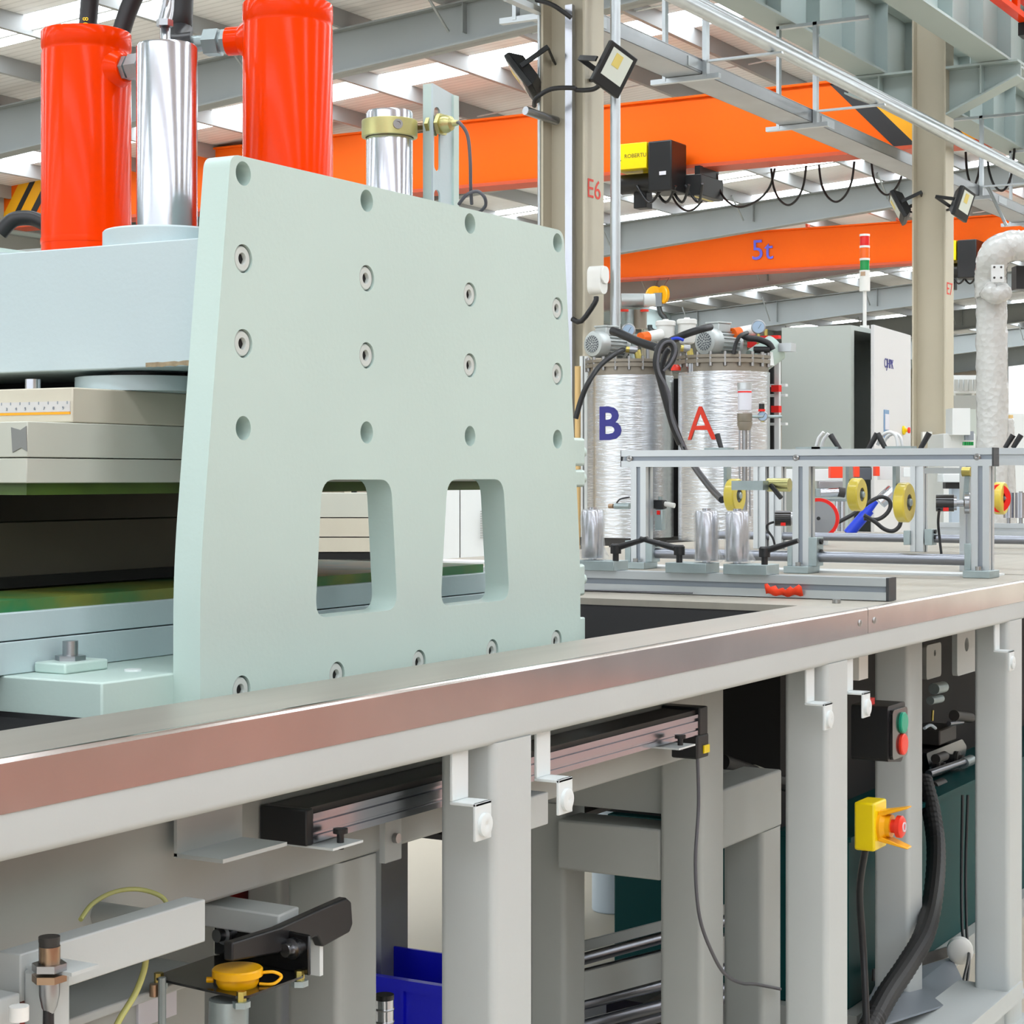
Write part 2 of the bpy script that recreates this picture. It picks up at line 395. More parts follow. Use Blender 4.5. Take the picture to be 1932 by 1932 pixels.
# ---- rafters and columns
def ibeam_y(x, ya, yb, zt, zbot, w_=0.24, tf=0.02):
    """a rafter along Y: zt / zbot give top and bottom height at Y"""
    mb = MB()
    def seg(xa, xb, f0, f1):
        mb.add([(xa, ya, f0(ya)), (xb, ya, f0(ya)), (xb, yb, f0(yb)), (xa, yb, f0(yb)), (xa, ya, f1(ya)), (xb, ya, f1(ya)), (xb, yb, f1(yb)), (xa, yb, f1(yb))],
               [(0, 3, 2, 1), (4, 5, 6, 7), (0, 1, 5, 4), (1, 2, 6, 5), (2, 3, 7, 6), (3, 0, 4, 7)])
    seg(x - w_ / 2, x + w_ / 2, zbot, lambda y: zbot(y) + tf); seg(x - w_ / 2, x + w_ / 2, lambda y: zt(y) - tf, zt); seg(x - 0.008, x + 0.008, zbot, zt)
    return mb
def raf_bot(y): return min(6.36 - 0.108 * (y - 14), roof_z(y) - 0.62)
raf0 = None
for i, x in enumerate(BAYS[1:]):
    names = {11.7: 'just behind the first beige column, nearest the cylinders', 19.7: 'above the striped orange crane girder', 27.7: 'hidden mostly behind the striped orange crane girder'}
    lab = 'grey steel roof rafter ' + names.get(round(x, 1), 'deep in the hall, %s beyond the striped crane' % {3.7: 'zeroth', 35.7: 'first', 43.7: 'second', 51.7: 'third', 59.7: 'fourth', 67.7: 'fifth', 75.7: 'sixth'}.get(round(x, 1), 'last'))
    if x < 10 : continue
    r = tag(ibeam_y(x, YE + 0.2, YF, lambda y: roof_z(y) - 0.22, raf_bot).build('roof_rafter', 'rafter_grey'), lab, 'rafter', 'steel roof rafters over the far aisle')
    for y in (9.0, 12.0, 15.0, 18.0, 21.0, 23.5):
        MB().box(x - 0.11, x + 0.11, y - 0.006, y + 0.006, raf_bot(y) + 0.02, roof_z(y) - 0.24).build('stiffener', 'rafter_grey', r)
        Tu('fly_brace', 'rafter_grey', r, [(x - 0.1, y + 0.2, raf_bot(y) + 0.05), (x - 0.7, y + 0.2, roof_z(y) - 0.16)], 0.02, 5, 1)
def hcol(name, label, x0, x1, y0, y1, zt, text=None, bracket=True):
    c = thing(name, label, 'column', ((x0 + x1) / 2, (y0 + y1) / 2, 0), 'steel columns of row E' if y0 < 10 else 'steel columns of the far row')
    xm = (x0 + x1) / 2
    B('flange', 'column_beige', c, x0, x1, y0, y0 + 0.016, 0, zt); B('flange', 'column_beige', c, x0, x1, y1 - 0.016, y1, 0, zt)
    B('web', 'column_beige', c, xm - 0.02, xm + 0.02, y0 + 0.016, y1 - 0.016, 0, zt)
    if bracket:
        for s in (-1, 1):
            ya = y0 if s < 0 else y1
            MB().prism([[(ya, 5.42), (ya + s * 0.75, 5.42), (ya + s * 0.75, 5.28), (ya, 4.95)]], 'YZ', xm - 0.012, xm + 0.012).build('corbel_web', 'steel_grey', c)
            MB().box(x0, x1, ya, ya + s * 0.75, 5.42, 5.445).build('corbel_top', 'steel_grey', c)
            MB().add([(x0, ya, 4.94), (x1, ya, 4.94), (x1, ya + s * 0.75, 5.27), (x0, ya + s * 0.75, 5.27), (x0, ya, 4.96), (x1, ya, 4.96), (x1, ya + s * 0.75, 5.29), (x0, ya + s * 0.75, 5.29)],
                     [(0, 3, 2, 1), (4, 5, 6, 7), (0, 1, 5, 4), (1, 2, 6, 5), (2, 3, 7, 6), (3, 0, 4, 7)]).build('corbel_flange', 'steel_grey', c)
            B('stiffener', 'steel_grey', c, x0, x1, ya + s * 0.36, ya + s * 0.375, 5.13, 5.42)
    if text: text_on('number', text, 0.185, 'red_letter', c, (xm - 0.01, y0 - 0.002, 3.13), (1, 0, 0), wx=1.15)
    return c
E6 = hcol('steel_column', 'beige steel column with red E6, floodlights and conduits on it', 11.52, 11.80, 6.08, 6.42, 7.2, 'E6')
E7 = hcol('steel_column', 'beige steel column with red E7 beside the grey control cabinet', 19.57, 19.85, 6.08, 6.44, 7.2, 'E7')
for x in BAYS[5:]:
    hcol('steel_column', 'beige far-row column %d from the near end, against the back wall' % (BAYS.index(x) + 1), x - 0.14, x + 0.14, YF - 0.3, YF + 0.1, 5.9, None, False)
# ---- runway beams either side of row E and along the far row
def runway(label, y0, y1):
    ym = (y0 + y1) / 2
    r = thing('runway_beam', label, 'beam', (30, ym, 5.45), 'crane runway beams')
    B('lower_flange', 'steel_grey', r, XMIN, XMAX, y0, y1, 5.45, 5.475); B('upper_flange', 'steel_grey', r, XMIN, XMAX, y0, y1, 6.22, 6.25)
    B('web', 'steel_grey', r, XMIN, XMAX, ym - 0.008, ym + 0.008, 5.475, 6.22); B('rail', 'stripe_black', r, XMIN, XMAX, ym - 0.03, ym + 0.03, 6.25, 6.33)
    s0 = None
    for k in range(28):
        x = 11.7 + (k - 1) * 1.0
        if s0 is None: s0 = B('stiffener', 'steel_grey', r, x - 0.006, x + 0.006, y0 + 0.01, y1 - 0.01, 5.475 + (0.12 if k % 2 else 0), 6.22); sx = x
        else: copy_at(s0, WORLD[s0.name] + V(x - sx, 0, 0), r)
    return r
runway('grey steel crane runway beam on the near side of the E7 column', 5.42, 5.74)
runway('grey steel crane runway beam on the far side of the E7 column', 6.74, 7.06)
runway('grey steel crane runway beam along the far wall', YF - 0.95, YF - 0.63)
# ---- cable tray, twin pipe and their hangers beside row E
tr = thing('cable_tray', 'galvanised cable tray hung along the column row', 'tray', (25, 6.7, 4.4))
TZ = 4.49
B('tray_base', 'tray', tr, 12.2, 60, 6.55, 6.87, TZ, TZ + 0.003); B('tray_side', 'tray', tr, 12.2, 60, 6.55, 6.553, TZ, TZ + 0.115); B('tray_side', 'tray', tr, 12.2, 60, 6.867, 6.87, TZ, TZ + 0.115)
B('tray_cover', 'tray', tr, 12.2, 60, 6.545, 6.875, TZ + 0.115, TZ + 0.12)
for x in (12.4, 14.2, 17.2, 20.2, 23.2, 26.2): B('splice', 'galv', tr, x, x + 0.35, 6.545, 6.55, TZ + 0.02, TZ + 0.1)
tp = thing('pipe_run', 'pair of galvanised pipes running along the column row', 'pipe', (25, 5.95, 4.6))
Cy('pipe', 'galv', tp, (6, 5.95, 4.66), (60, 5.95, 4.66), 0.055, 16); Cy('pipe', 'galv', tp, (6, 6.02, 4.76), (60, 6.02, 4.76), 0.035, 12)
for i, x in enumerate((12.0, 14.5, 17.0, 22.4, 25.0, 27.6)):
    h = thing('hanger', 'thin galvanised trapeze hanger under the cable tray, %s from the E6 column' % ('first', 'second', 'third', 'fourth', 'fifth', 'sixth')[i], 'hanger', (x, 6.6, 4.4), 'cable tray hangers')
    B('strap', 'galv', h, x - 0.03, x + 0.03, 6.505, 6.545, TZ - 0.03, 5.43); B('strap', 'galv', h, x - 0.03, x + 0.03, 6.88, 6.91, TZ - 0.03, 5.43)
    B('angle', 'galv', h, x - 0.025, x + 0.025, 6.40, 7.02, TZ - 0.045, TZ - 0.004); B('pipe_angle', 'galv', h, x - 0.02, x + 0.02, 5.85, 6.51, 4.585, 4.603); B('top_angle', 'galv', h, x - 0.03, x + 0.03, 6.0, 6.91, 5.40, 5.43)
    if i == 3: Tu('brace', 'galv', h, [(x, 6.45, 4.58), (x - 0.1, 6.2, 4.1)], 0.02, 6, 1)
# ---- overhead cranes
def crane(X, ya, yb, z0, z1, label, stripes=True):
    c = thing('bridge_crane', label, 'crane', (X, (ya + yb) / 2, z0), 'orange bridge cranes')
    B('girder', 'crane_orange', c, X - 0.16, X + 0.16, ya, yb, z0 + 0.05, z1 - 0.03); B('upper_flange', 'crane_orange', c, X - 0.22, X + 0.22, ya, yb, z1 - 0.03, z1); B('lower_flange', 'crane_edge', c, X - 0.24, X + 0.24, ya, yb, z0, z0 + 0.05)
    for y in (ya + 0.02, yb - 0.02): B('end_truck', 'crane_orange', c, X - 1.3, X + 1.3, y - 0.12, y + 0.12, z1 - 0.4, z1 - 0.05)
    if stripes:
        for base, sgn, slant, bands in ((ya, 1, 0.9, ((0.7, 1.1, 'crane_yellow'), (1.1, 1.4, 'stripe_black'), (1.4, 1.82, 'crane_yellow'), (1.82, 2.12, 'stripe_black'))),
                                        (yb, -1, 0.65, ((0.70, 0.95, 'crane_yellow'), (0.95, 1.08, 'stripe_black'), (1.08, 1.33, 'crane_yellow'), (1.33, 1.48, 'stripe_black')))):
            for t0, t1, m_ in bands:
                q = [(base + sgn * (t0 - slant), z0 + 0.06), (base + sgn * (t1 - slant), z0 + 0.06), (base + sgn * t1, z1 - 0.04), (base + sgn * t0, z1 - 0.04)]
                MB().prism([q], 'YZ', X - 0.166, X - 0.161).build('warning_stripe', m_, c)
    return c
c1 = crane(24.7, 7.1, 24.6, 5.48, 6.5, 'long orange bridge crane girder with black and yellow end stripes')
c2 = crane(38.9, 7.1, 24.6, 5.60, 6.5, 'orange bridge crane girder marked 5t, further down the hall', False)
p = at(1438, 473, X=38.72); text_on('load_mark', '5t', 0.62, 'crane_letter', c2, (38.72, p.y, p.z), (0, -1, 0), bold=0.01)
for y in (9, 11, 13, 15, 17, 20): B('cable_clip', 'crane_edge', c2, 38.6, 38.74, y, y + 0.05, 6.5, 6.56)
def hoist(X, Yc, z, label, s=1.0):
    h = thing('hoist', label, 'hoist', (X, Yc, z - 0.6), 'electric hoists on the cranes')
    xf = X - 0.3
    B('drum_cover', 'estop_yellow', h, xf - 0.5 * s, xf - 0.02, Yc + 0.1 * s, Yc + 0.62 * s, z + 0.02, z + 0.38 * s, bev=0.01)
    B('gear_housing', 'black_plastic', h, xf - 0.5 * s, xf, Yc - 0.28 * s, Yc + 0.08 * s, z - 0.32 * s, z + 0.38 * s, bev=0.02)
    Cy('motor', 'black_plastic', h, (xf - 0.25 * s, Yc + 0.0, z - 0.15 * s), (xf - 0.25 * s, Yc + 0.6 * s, z - 0.15 * s), 0.14 * s, 16)
    B('trolley', 'black_plastic', h, xf - 0.1, X + 0.35, Yc - 0.55 * s, Yc - 0.3 * s, z - 0.35 * s, z - 0.06, bev=0.01)
    B('trolley', 'black_plastic', h, xf - 0.3, xf - 0.1, Yc + 0.2 * s, Yc + 0.4 * s, z - 0.5 * s, z - 0.25 * s, bev=0.01)
    Cy('cross_shaft', 'brass', h, (xf - 0.05, Yc - 0.4 * s, z - 0.3 * s), (xf + 0.6, Yc - 0.4 * s, z - 0.3 * s), 0.06, 10)
    for k in range(4): Tu('cable', 'hose', h, [(xf - 0.4 + k * 0.1, Yc + 0.3 - 0.2 * k, z - 0.2), (xf - 0.4 + k * 0.1, Yc + 0.1 - 0.2 * k, z - 0.45), (xf - 0.4, Yc - 0.1 - 0.2 * k, z - 0.25)], 0.02, 6)
    for dy in (-0.5, 0.3): B('suspension', 'black_plastic', h, X - 0.34, X + 0.3, Yc + dy * s, Yc + (dy + 0.08) * s, z - 0.12, max(z + 0.02, 5.49 if X < 30 else 5.6))
    B('lamp', 'label_white', h, xf - 0.51, xf - 0.5, Yc - 0.2 * s, Yc - 0.1 * s, z - 0.1, z - 0.05)
    return h
p = at(1232, 318, X=23.9); h1 = hoist(24.7, p.y, p.z, 'yellow and black electric hoist under the long striped crane girder')
text_on('brand', 'ROBERTU', 0.078, 'dark_letter', h1, (24.7 - 0.802, p.y + 0.27, p.z + 0.2), (0, -1, 0)); 
for dz, w_ in ((0.0, 0.06), (-0.05, 0.1), (0.05, 0.03)):
    B('emblem', 'dark_letter', h1, 24.7 - 0.803, 24.7 - 0.801, p.y + 0.54 - w_ / 2, p.y + 0.54 + w_ / 2, p.z + 0.2 + dz - 0.008, p.z + 0.2 + dz + 0.008)
p = at(1815, 492, X=38.1); hoist(38.9, p.y, p.z, 'yellow and black electric hoist under the 5t crane girder', 1.1)
# festoon cables looping under the first crane
fs = thing('festoon_cable', 'black festoon cable looping under the long striped crane girder', 'cable', (24.9, 12, 4.6))
loops = [(1338, 1262, 1300, 398), (1352, 1462, 1398, 391), (1455, 1521, 1488, 387), (1545, 1612, 1578, 381), (1644, 1706, 1674, 368), (1822, 1850, 1836, 352), (1862, 1914, 1890, 360)]
for (a, b, m_, yb) in loops:
    pa = at(a, 0, X=24.95); pb = at(b, 0, X=24.95); pm = at(m_, yb, X=24.95)
    zt = 5.46
    Tu('loop', 'hose', fs, [(24.95, pa.y, zt), (24.95, pa.y * 0.85 + pm.y * 0.15, zt * 0.5 + pm.z * 0.5), (24.95, pa.y * 0.5 + pm.y * 0.5, pm.z + 0.08), (24.95, pm.y, pm.z), (24.95, pb.y * 0.5 + pm.y * 0.5, pm.z + 0.08), (24.95, pb.y * 0.85 + pm.y * 0.15, zt * 0.5 + pm.z * 0.5), (24.95, pb.y, zt)], 0.016, 6)
# hook block hanging behind the tanks
p = at(1243, 570, X=38.5); hb = thing('hook_block', 'yellow twin-sheave crane hook block hanging behind the tanks', 'hook', p)
for s in (-1, 1):
    cpt = V(p.x, p.y + s * 0.11, p.z + 0.16)
    MB().lathe([(0.05, -0.035), (0.17, -0.05), (0.2, -0.03), (0.2, 0.03), (0.17, 0.05), (0.05, 0.035)], cpt, (0.9, s * 0.5, 0), 24).build('sheave', 'estop_amber', hb)
    Cy('rope', 'steel', hb, cpt + V(0, 0, 0.18), (cpt.x + 0.3, cpt.y, 5.6), 0.008, 5)
B('yoke', 'steel', hb, p.x - 0.06, p.x + 0.06, p.y - 0.1, p.y + 0.1, p.z - 0.1, p.z + 0.2)
Tu('hook', 'hook_dark', hb, [(p.x, p.y, p.z - 0.08), (p.x, p.y - 0.05, p.z - 0.25), (p.x, p.y - 0.17, p.z - 0.4), (p.x, p.y - 0.14, p.z - 0.6), (p.x, p.y + 0.05, p.z - 0.7), (p.x, p.y + 0.2, p.z - 0.6), (p.x, p.y + 0.22, p.z - 0.5)], 0.06, 8)
# a red machine part high up near the near runway
rr = thing('red_trolley', 'red trolley frame on the near runway, at the top edge', 'trolley', at(1905, 15, Y=5.3))
q = at(1893, 6, Y=5.2)
MB().bar(q + V(-0.9, 0, 0.0), q + V(1.6, 0, 0.0), 0.1, 0.06).build('beam', 'orange_paint', rr); MB().bar(q + V(-0.5, 0, 0.2), q + V(1.6, 0, 0.2), 0.1, 0.06).build('beam', 'orange_paint', rr); B('post', 'orange_paint', rr, q.x + 0.4, q.x + 0.5, 5.17, 5.23, q.z, q.z + 0.2)
B('bogie', 'black_plastic', rr, q.x + 0.75, q.x + 0.95, 5.14, 5.26, q.z - 0.16, q.z - 0.03)
# ---- conduits, lamps and boxes on E6 and E7
cq = at(1161, 300, t=13.0)
tag(Cy('conduit', 'galv', None, (cq.x, cq.y, 1.75), (cq.x, cq.y, 7.0), 0.035, 16), 'vertical galvanised pipe in front of the E6 column', 'pipe')
cq = at(1018, 300, t=13.3)
tag(Cy('conduit', 'galv', None, (cq.x, cq.y, 0.0), (cq.x, cq.y, 7.0), 0.015, 10), 'thin galvanised conduit left of the E6 column', 'pipe')
B('wire_channel', 'alu_mirror', E6, 11.56, 11.60, 6.2, 6.255, 0, 4.40)
MB().cyl((11.3, 6.42, 3.65), (11.6, 6.34, 3.62), 0.03, 10).build('pipe_clamp', 'steel', E6)
B('bracket_arm', 'galv', E6, 10.9, 11.2, 6.3, 6.36, 4.3, 4.34); B('bracket_arm', 'galv', E6, 10.2, 11.6, 6.44, 6.5, 4.37, 4.41)
def flood(base, yaw, pitch, label, s=1.0, roll=0.0, fix=None):
    f = thing('floodlight', label, 'floodlight', base, 'floodlights on the columns')
    d = V(math.cos(yaw) * math.cos(pitch), math.sin(yaw) * math.cos(pitch), math.sin(pitch)); sd = V(-math.sin(yaw), math.cos(yaw), 0); up = d.cross(sd) * -1
    up = sd.cross(d) * -1; up = up if up.z > 0 else -up
    if roll: q_ = Matrix.Rotation(roll, 3, d); sd = q_ @ sd; up = q_ @ up
    if fix: MB().bar(base, fix, 0.03, 0.02).build('wall_arm', 'black_plastic', f)
    c = V(*base); w_, hh, dd = 0.125 * s, 0.15 * s, 0.04 * s
    MB().obox(c, (sd, up, d), (w_, hh, dd * 0.5)).build('rim', 'black_plastic', f, 0.008)
    vs = []
    for k, (sw, sh, off) in enumerate(((0.98, 0.98, -0.5), (0.6, 0.62, -2.2))):
        for a, b in ((-1, -1), (1, -1), (1, 1), (-1, 1)): vs.append(c + sd * (a * w_ * sw) + up * (b * hh * sh) + d * (dd * off))
    MB().add(vs, [(0, 1, 2, 3), (7, 6, 5, 4), (0, 4, 5, 1), (1, 5, 6, 2), (2, 6, 7, 3), (3, 7, 4, 0)]).build('housing', 'black_plastic', f)
    g = MB().obox(c + d * (dd * 0.55) + up * (hh * 0.13), (sd, up, d), (w_ * 0.72, hh * 0.66, 0.002)).build('lens', 'light_face', f)
    MB().obox(c + d * (dd * 0.62) + up * (hh * 0.35) - sd * w_ * 0.15, (sd, up, d), (w_ * 0.25, hh * 0.3, 0.002)).build('led', 'led_yellow', f)
    for s_ in (-1, 1): MB().bar(c + sd * (s_ * (w_ + 0.012)) - d * 0.03, c + sd * (s_ * (w_ + 0.012)) - d * 0.24 * s, 0.012, 0.035, up).build('bracket', 'black_plastic', f)
    MB().bar(c - sd * (w_ + 0.015) - d * 0.24 * s, c + sd * (w_ + 0.015) - d * 0.24 * s, 0.012, 0.035, up).build('bracket', 'black_plastic', f)
    return f
flood(at(1158, 131, t=12.75), math.radians(-118), math.radians(-12), 'square black floodlight facing out on the E6 column', 1.0, math.radians(-24), (11.6, 6.08, 3.87))
flood(at(985, 148, t=13.2), math.radians(118), math.radians(-35), 'black floodlight seen from behind on the E6 column', 1.05, math.radians(20), (11.55, 6.43, 3.85))
flood(at(1818, 385, t=19.6), math.radians(-105), math.radians(-12), 'black floodlight facing out on the E7 column', 1.05, math.radians(-14), (19.62, 6.08, 3.95))
flood(at(1694, 392, t=20.3), math.radians(118), math.radians(-25), 'black floodlight seen from behind on the E7 column', 1.1, math.radians(14), (19.62, 6.44, 3.95))
cb = thing('lamp_cable', 'black cable linking the two floodlights on the E6 column', 'cable', at(1090, 175, t=12.9))
Tu('cable', 'hose', cb, [at(1008, 200, t=13.1), at(1012, 185, t=13), at(1040, 168, t=12.95), at(1080, 166, t=12.9), at(1090, 170, t=12.9), at(1120, 168, t=12.85), at(1138, 155, t=12.8)], 0.016, 8)
tag(Tu('supply_cable', 'hose', None, [at(1012, 0, t=13.1), at(1040, 8, t=13.0), at(1062, 22, t=13.0), at(1078, 34, t=13)], 0.016, 8), 'short black cable arching into the E6 wire channel', 'cable')
q = at(1127, 530, t=12.9)
jb = thing('socket_box', 'white rounded socket box low on the E6 column', 'box', q)
MB().prism([rrect(q.x - 0.055, q.x + 0.055, q.z - 0.09, q.z + 0.1, 0.05)], 'XZ', q.y - 0.05, q.y + 0.05).build('body', 'white_plastic', jb, 0.006)
MB().prism([rrect(q.x - 0.05, q.x + 0.05, q.z - 0.02, q.z + 0.095, 0.045)], 'XZ', q.y - 0.065, q.y - 0.05).build('flap', 'white_plastic', jb, 0.004)
tag(Tu('socket_cable', 'hose', None, [at(1125, 560, t=12.9), at(1122, 572, t=12.9), at(1097, 606, t=12.95), at(1080, 602, t=13)], 0.018, 8, 3), 'black cable bending down from the white socket box', 'cable')
# ================================================================== THE TABLE FRAME
ZT = 0.948                                           # table top
YR = 1.10                                            # front face of the rail
TX0, TX1, TY1 = -0.6, 7.4, 2.75
OX1, OY0, OY1 = 3.11, 1.226, 2.3                     # opening with the bellows
tb = thing('machine_table', 'long light-grey steel table with stainless apron carrying the press', 'table', (2.5, 1.9, 0))
B('top_sheet', 'stainless', tb, TX0, OX1, YR + 0.002, OY0, ZT - 0.02, ZT, bev=0.002)
B('top_sheet', 'stainless', tb, TX0, OX1, OY1, TY1, ZT - 0.02, ZT)
B('top_sheet', 'wood_grain', tb, OX1, 4.33, YR + 0.002, TY1, ZT - 0.02, ZT - 0.0005)
B('top_sheet', 'wood_grain', tb, 4.35, TX1, YR + 0.002, TY1, ZT - 0.02, ZT - 0.0005)
B('joint_strip', 'white_paint', tb, 4.20, 4.30, YR + 0.1, TY1, ZT - 0.001, ZT + 0.004)
for x0, x1 in ((TX0, 3.1055), (3.1075, TX1)):
    MB().prism([[(YR - 0.001, 0.9046), (YR - 0.001, ZT - 0.0035), (YR - 0.0002, ZT - 0.0012), (YR + 0.0010, ZT + 0.0001), (YR + 0.0028, ZT + 0.0006), (YR + 0.0045, ZT + 0.0006), (YR + 0.0045, ZT - 0.004), (YR + 0.001, 0.9046)]], 'YZ', x0, x1).build('apron', 'stainless_apron', tb, smooth=0)
for x in (3.066, 3.138): MB().lathe([(0.006, 0), (0.005, 0.002), (0, 0.003)], (x, YR - 0.001, 0.925), (0, -1, 0), 12).build('screw', 'bolt_steel', tb)
MB().prism([rrect(YR, YR + 0.075, 0.866, 0.9405, 0.008)], 'YZ', TX0, TX1).build('front_rail', 'frame_paint', tb)
B('cross_rail', 'frame_paint', tb, OX1 - 0.02, OX1 + 0.06, YR + 0.075, TY1, 0.85, 0.925)
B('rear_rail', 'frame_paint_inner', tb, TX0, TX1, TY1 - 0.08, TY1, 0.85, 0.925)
for (a, b) in ((0.82, 0.92), (1.866, 1.957), (2.917, 3.017), (3.976, 4.082), (5.6, 5.7)):
    MB().prism([rrect(a, b, YR, YR + 0.0745, 0.01)], 'XY', 0.02, 0.868).build('leg', 'frame_paint', tb)
for (a, b) in ((1.84, 1.93), (5.2, 5.3)):
    MB().prism([rrect(a, b, TY1 - 0.08, TY1, 0.01)], 'XY', 0.02, 0.85).build('leg', 'frame_paint_inner', tb)
for (a, b) in ((0.79, 0.95), (1.84, 1.98), (2.89, 3.04), (3.95, 4.11), (5.57, 5.73)): B('foot_plate', 'frame_paint', tb, a, b, YR - 0.02, YR + 0.1, 0, 0.02)
# bottom stretcher with a flat ledge between the third and fourth legs
B('stretcher', 'frame_paint', tb, 3.02, 3.98, YR + 0.01, YR + 0.07, 0.02, 0.085); B('ledge', 'frame_paint', tb, 3.55, 4.02, YR - 0.03, YR + 0.12, 0.088, 0.096); MB().prism([[(YR - 0.03, 0.096), (YR - 0.026, 0.096), (YR - 0.026, 0.125), (YR - 0.03, 0.125)]], 'YZ', 3.55, 3.97).build('ledge_lip', 'frame_paint', tb)
# hanging tabs with magnets along the rail
def tab(x):
    o = MB().prism([rpoly([(x, 0.868), (x + 0.034, 0.868), (x + 0.034, 0.808), (x, 0.808)], 0.002)], 'XZ', YR - 0.006, YR - 0.002)
    # Z-bent strip: upper blade, step towards the viewer, lower blade
    o = MB(); y = YR + 0.012
    o.box(x, x + 0.034, y, y + 0.004, 0.812, 0.868); o.box(x, x + 0.034, y - 0.03, y + 0.004, 0.808, 0.812); o.box(x, x + 0.034, y - 0.03, y - 0.026, 0.770, 0.812)
    t = o.build('hanger_tab', 'white_tab', tb, 0.001)
    MB().lathe([(0.013, 0), (0.013, 0.004), (0.010, 0.005), (0.003, 0.005), (0.0, 0.003)], (x + 0.017, y - 0.03, 0.787), (0, -1, 0), 20).build('magnet', 'white_tab', t)
for x in (1.795, 1.985, 2.858, 3.036, 3.915): tab(x)
# sub-frame that carries the press
YS = 1.264
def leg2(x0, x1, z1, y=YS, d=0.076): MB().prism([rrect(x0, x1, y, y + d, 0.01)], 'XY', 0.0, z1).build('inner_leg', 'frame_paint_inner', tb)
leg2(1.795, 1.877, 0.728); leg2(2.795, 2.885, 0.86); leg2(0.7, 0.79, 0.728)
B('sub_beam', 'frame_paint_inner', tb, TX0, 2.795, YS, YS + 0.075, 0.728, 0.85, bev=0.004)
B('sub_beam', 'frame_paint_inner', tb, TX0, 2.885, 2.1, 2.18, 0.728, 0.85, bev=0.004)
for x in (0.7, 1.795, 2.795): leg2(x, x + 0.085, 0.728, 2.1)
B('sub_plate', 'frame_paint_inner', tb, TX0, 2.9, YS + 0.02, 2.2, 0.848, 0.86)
# deep cross beams under the sub-frame
B('cross_beam', 'frame_paint_inner', tb, 2.83, 2.90, YS + 0.08, 2.1, 0.62, 0.72)
B('low_beam', 'frame_paint_inner', tb, 2.885, 3.22, 1.30, 1.376, 0.545, 0.645, bev=0.004); B('low_beam', 'frame_paint_inner', tb, 2.80, 2.88, 1.34, 1.53, 0.517, 0.60, bev=0.004)
MB().prism([rrect(3.13, 3.22, 1.30, 1.376, 0.01)], 'XY', 0.0, 0.545).build('inner_leg', 'frame_paint_inner', tb)
MB().prism([rrect(2.826, 2.905, 1.53, 1.60, 0.01)], 'XY', 0.0, 0.62).build('inner_leg', 'frame_paint_inner', tb)
MB().prism([rrect(3.82, 3.915, YS, YS + 0.075, 0.01)], 'XY', 0.0, 0.87).build('inner_leg', 'frame_paint', tb)
# angle bracket under the rail at the near end
p0 = at(331, 1560, Y=1.25)
B('angle_plate', 'frame_paint', tb, p0.x, p0.x + 0.105, 1.248, 1.252, 0.79, 0.85); B('angle_shelf', 'frame_paint', tb, p0.x, p0.x + 0.105, 1.19, 1.252, 0.789, 0.793)
# side plate with lifting eye seen between the last two legs
for (a, b, za, zb, y) in ((4.20, 4.34, 0.76, 0.86, 1.36), (3.96, 3.99, 0.74, 0.88, 1.30)): pass
def eye_plate(pl, pr, pt_, pb, hx, hy, hr, Y, m):
    a = at(pl, pt_, Y=Y); b = at(pr, pb, Y=Y); c = at(hx, hy, Y=Y)
    MB().prism([rpoly([(a.x, b.z), (b.x, b.z), (b.x, a.z), (a.x, a.z)], 0.012), circ(c.x, c.z, hr)[::-1]], 'XZ', Y, Y + 0.012).build('eye_plate', m, tb)
eye_plate(1806, 1850, 1190, 1263, 1824, 1216, 0.016, 1.30, 'frame_paint'); eye_plate(1748, 1776, 1218, 1275, 1764, 1232, 0.008, 1.5, 'frame_paint_inner')

# black bellows covers in the opening, either side of the press
def bellows(x0, x1, label):
    n = int((x1 - x0) / 0.016); pts = []
    for i in range(n + 1):
        x = x0 + (x1 - x0) * i / n; pts.append((x, ZT - 0.012 - (0.012 if i % 2 else 0)))
    pts += [(x1, ZT - 0.05), (x0, ZT - 0.05)]
    g = MB().prism([pts], 'XZ', OY0 + 0.003, OY1 - 0.003)
    return tag(g.build('bellows_cover', 'bellows_black', None, smooth=20), label, 'cover', 'bellows covers in the table')
bellows(TX0 + 0.3, 1.418, 'black ribbed bellows cover at the near end of the press')
bellows(2.43, OX1 - 0.004, 'black ribbed bellows cover between the press and the aluminium rail')

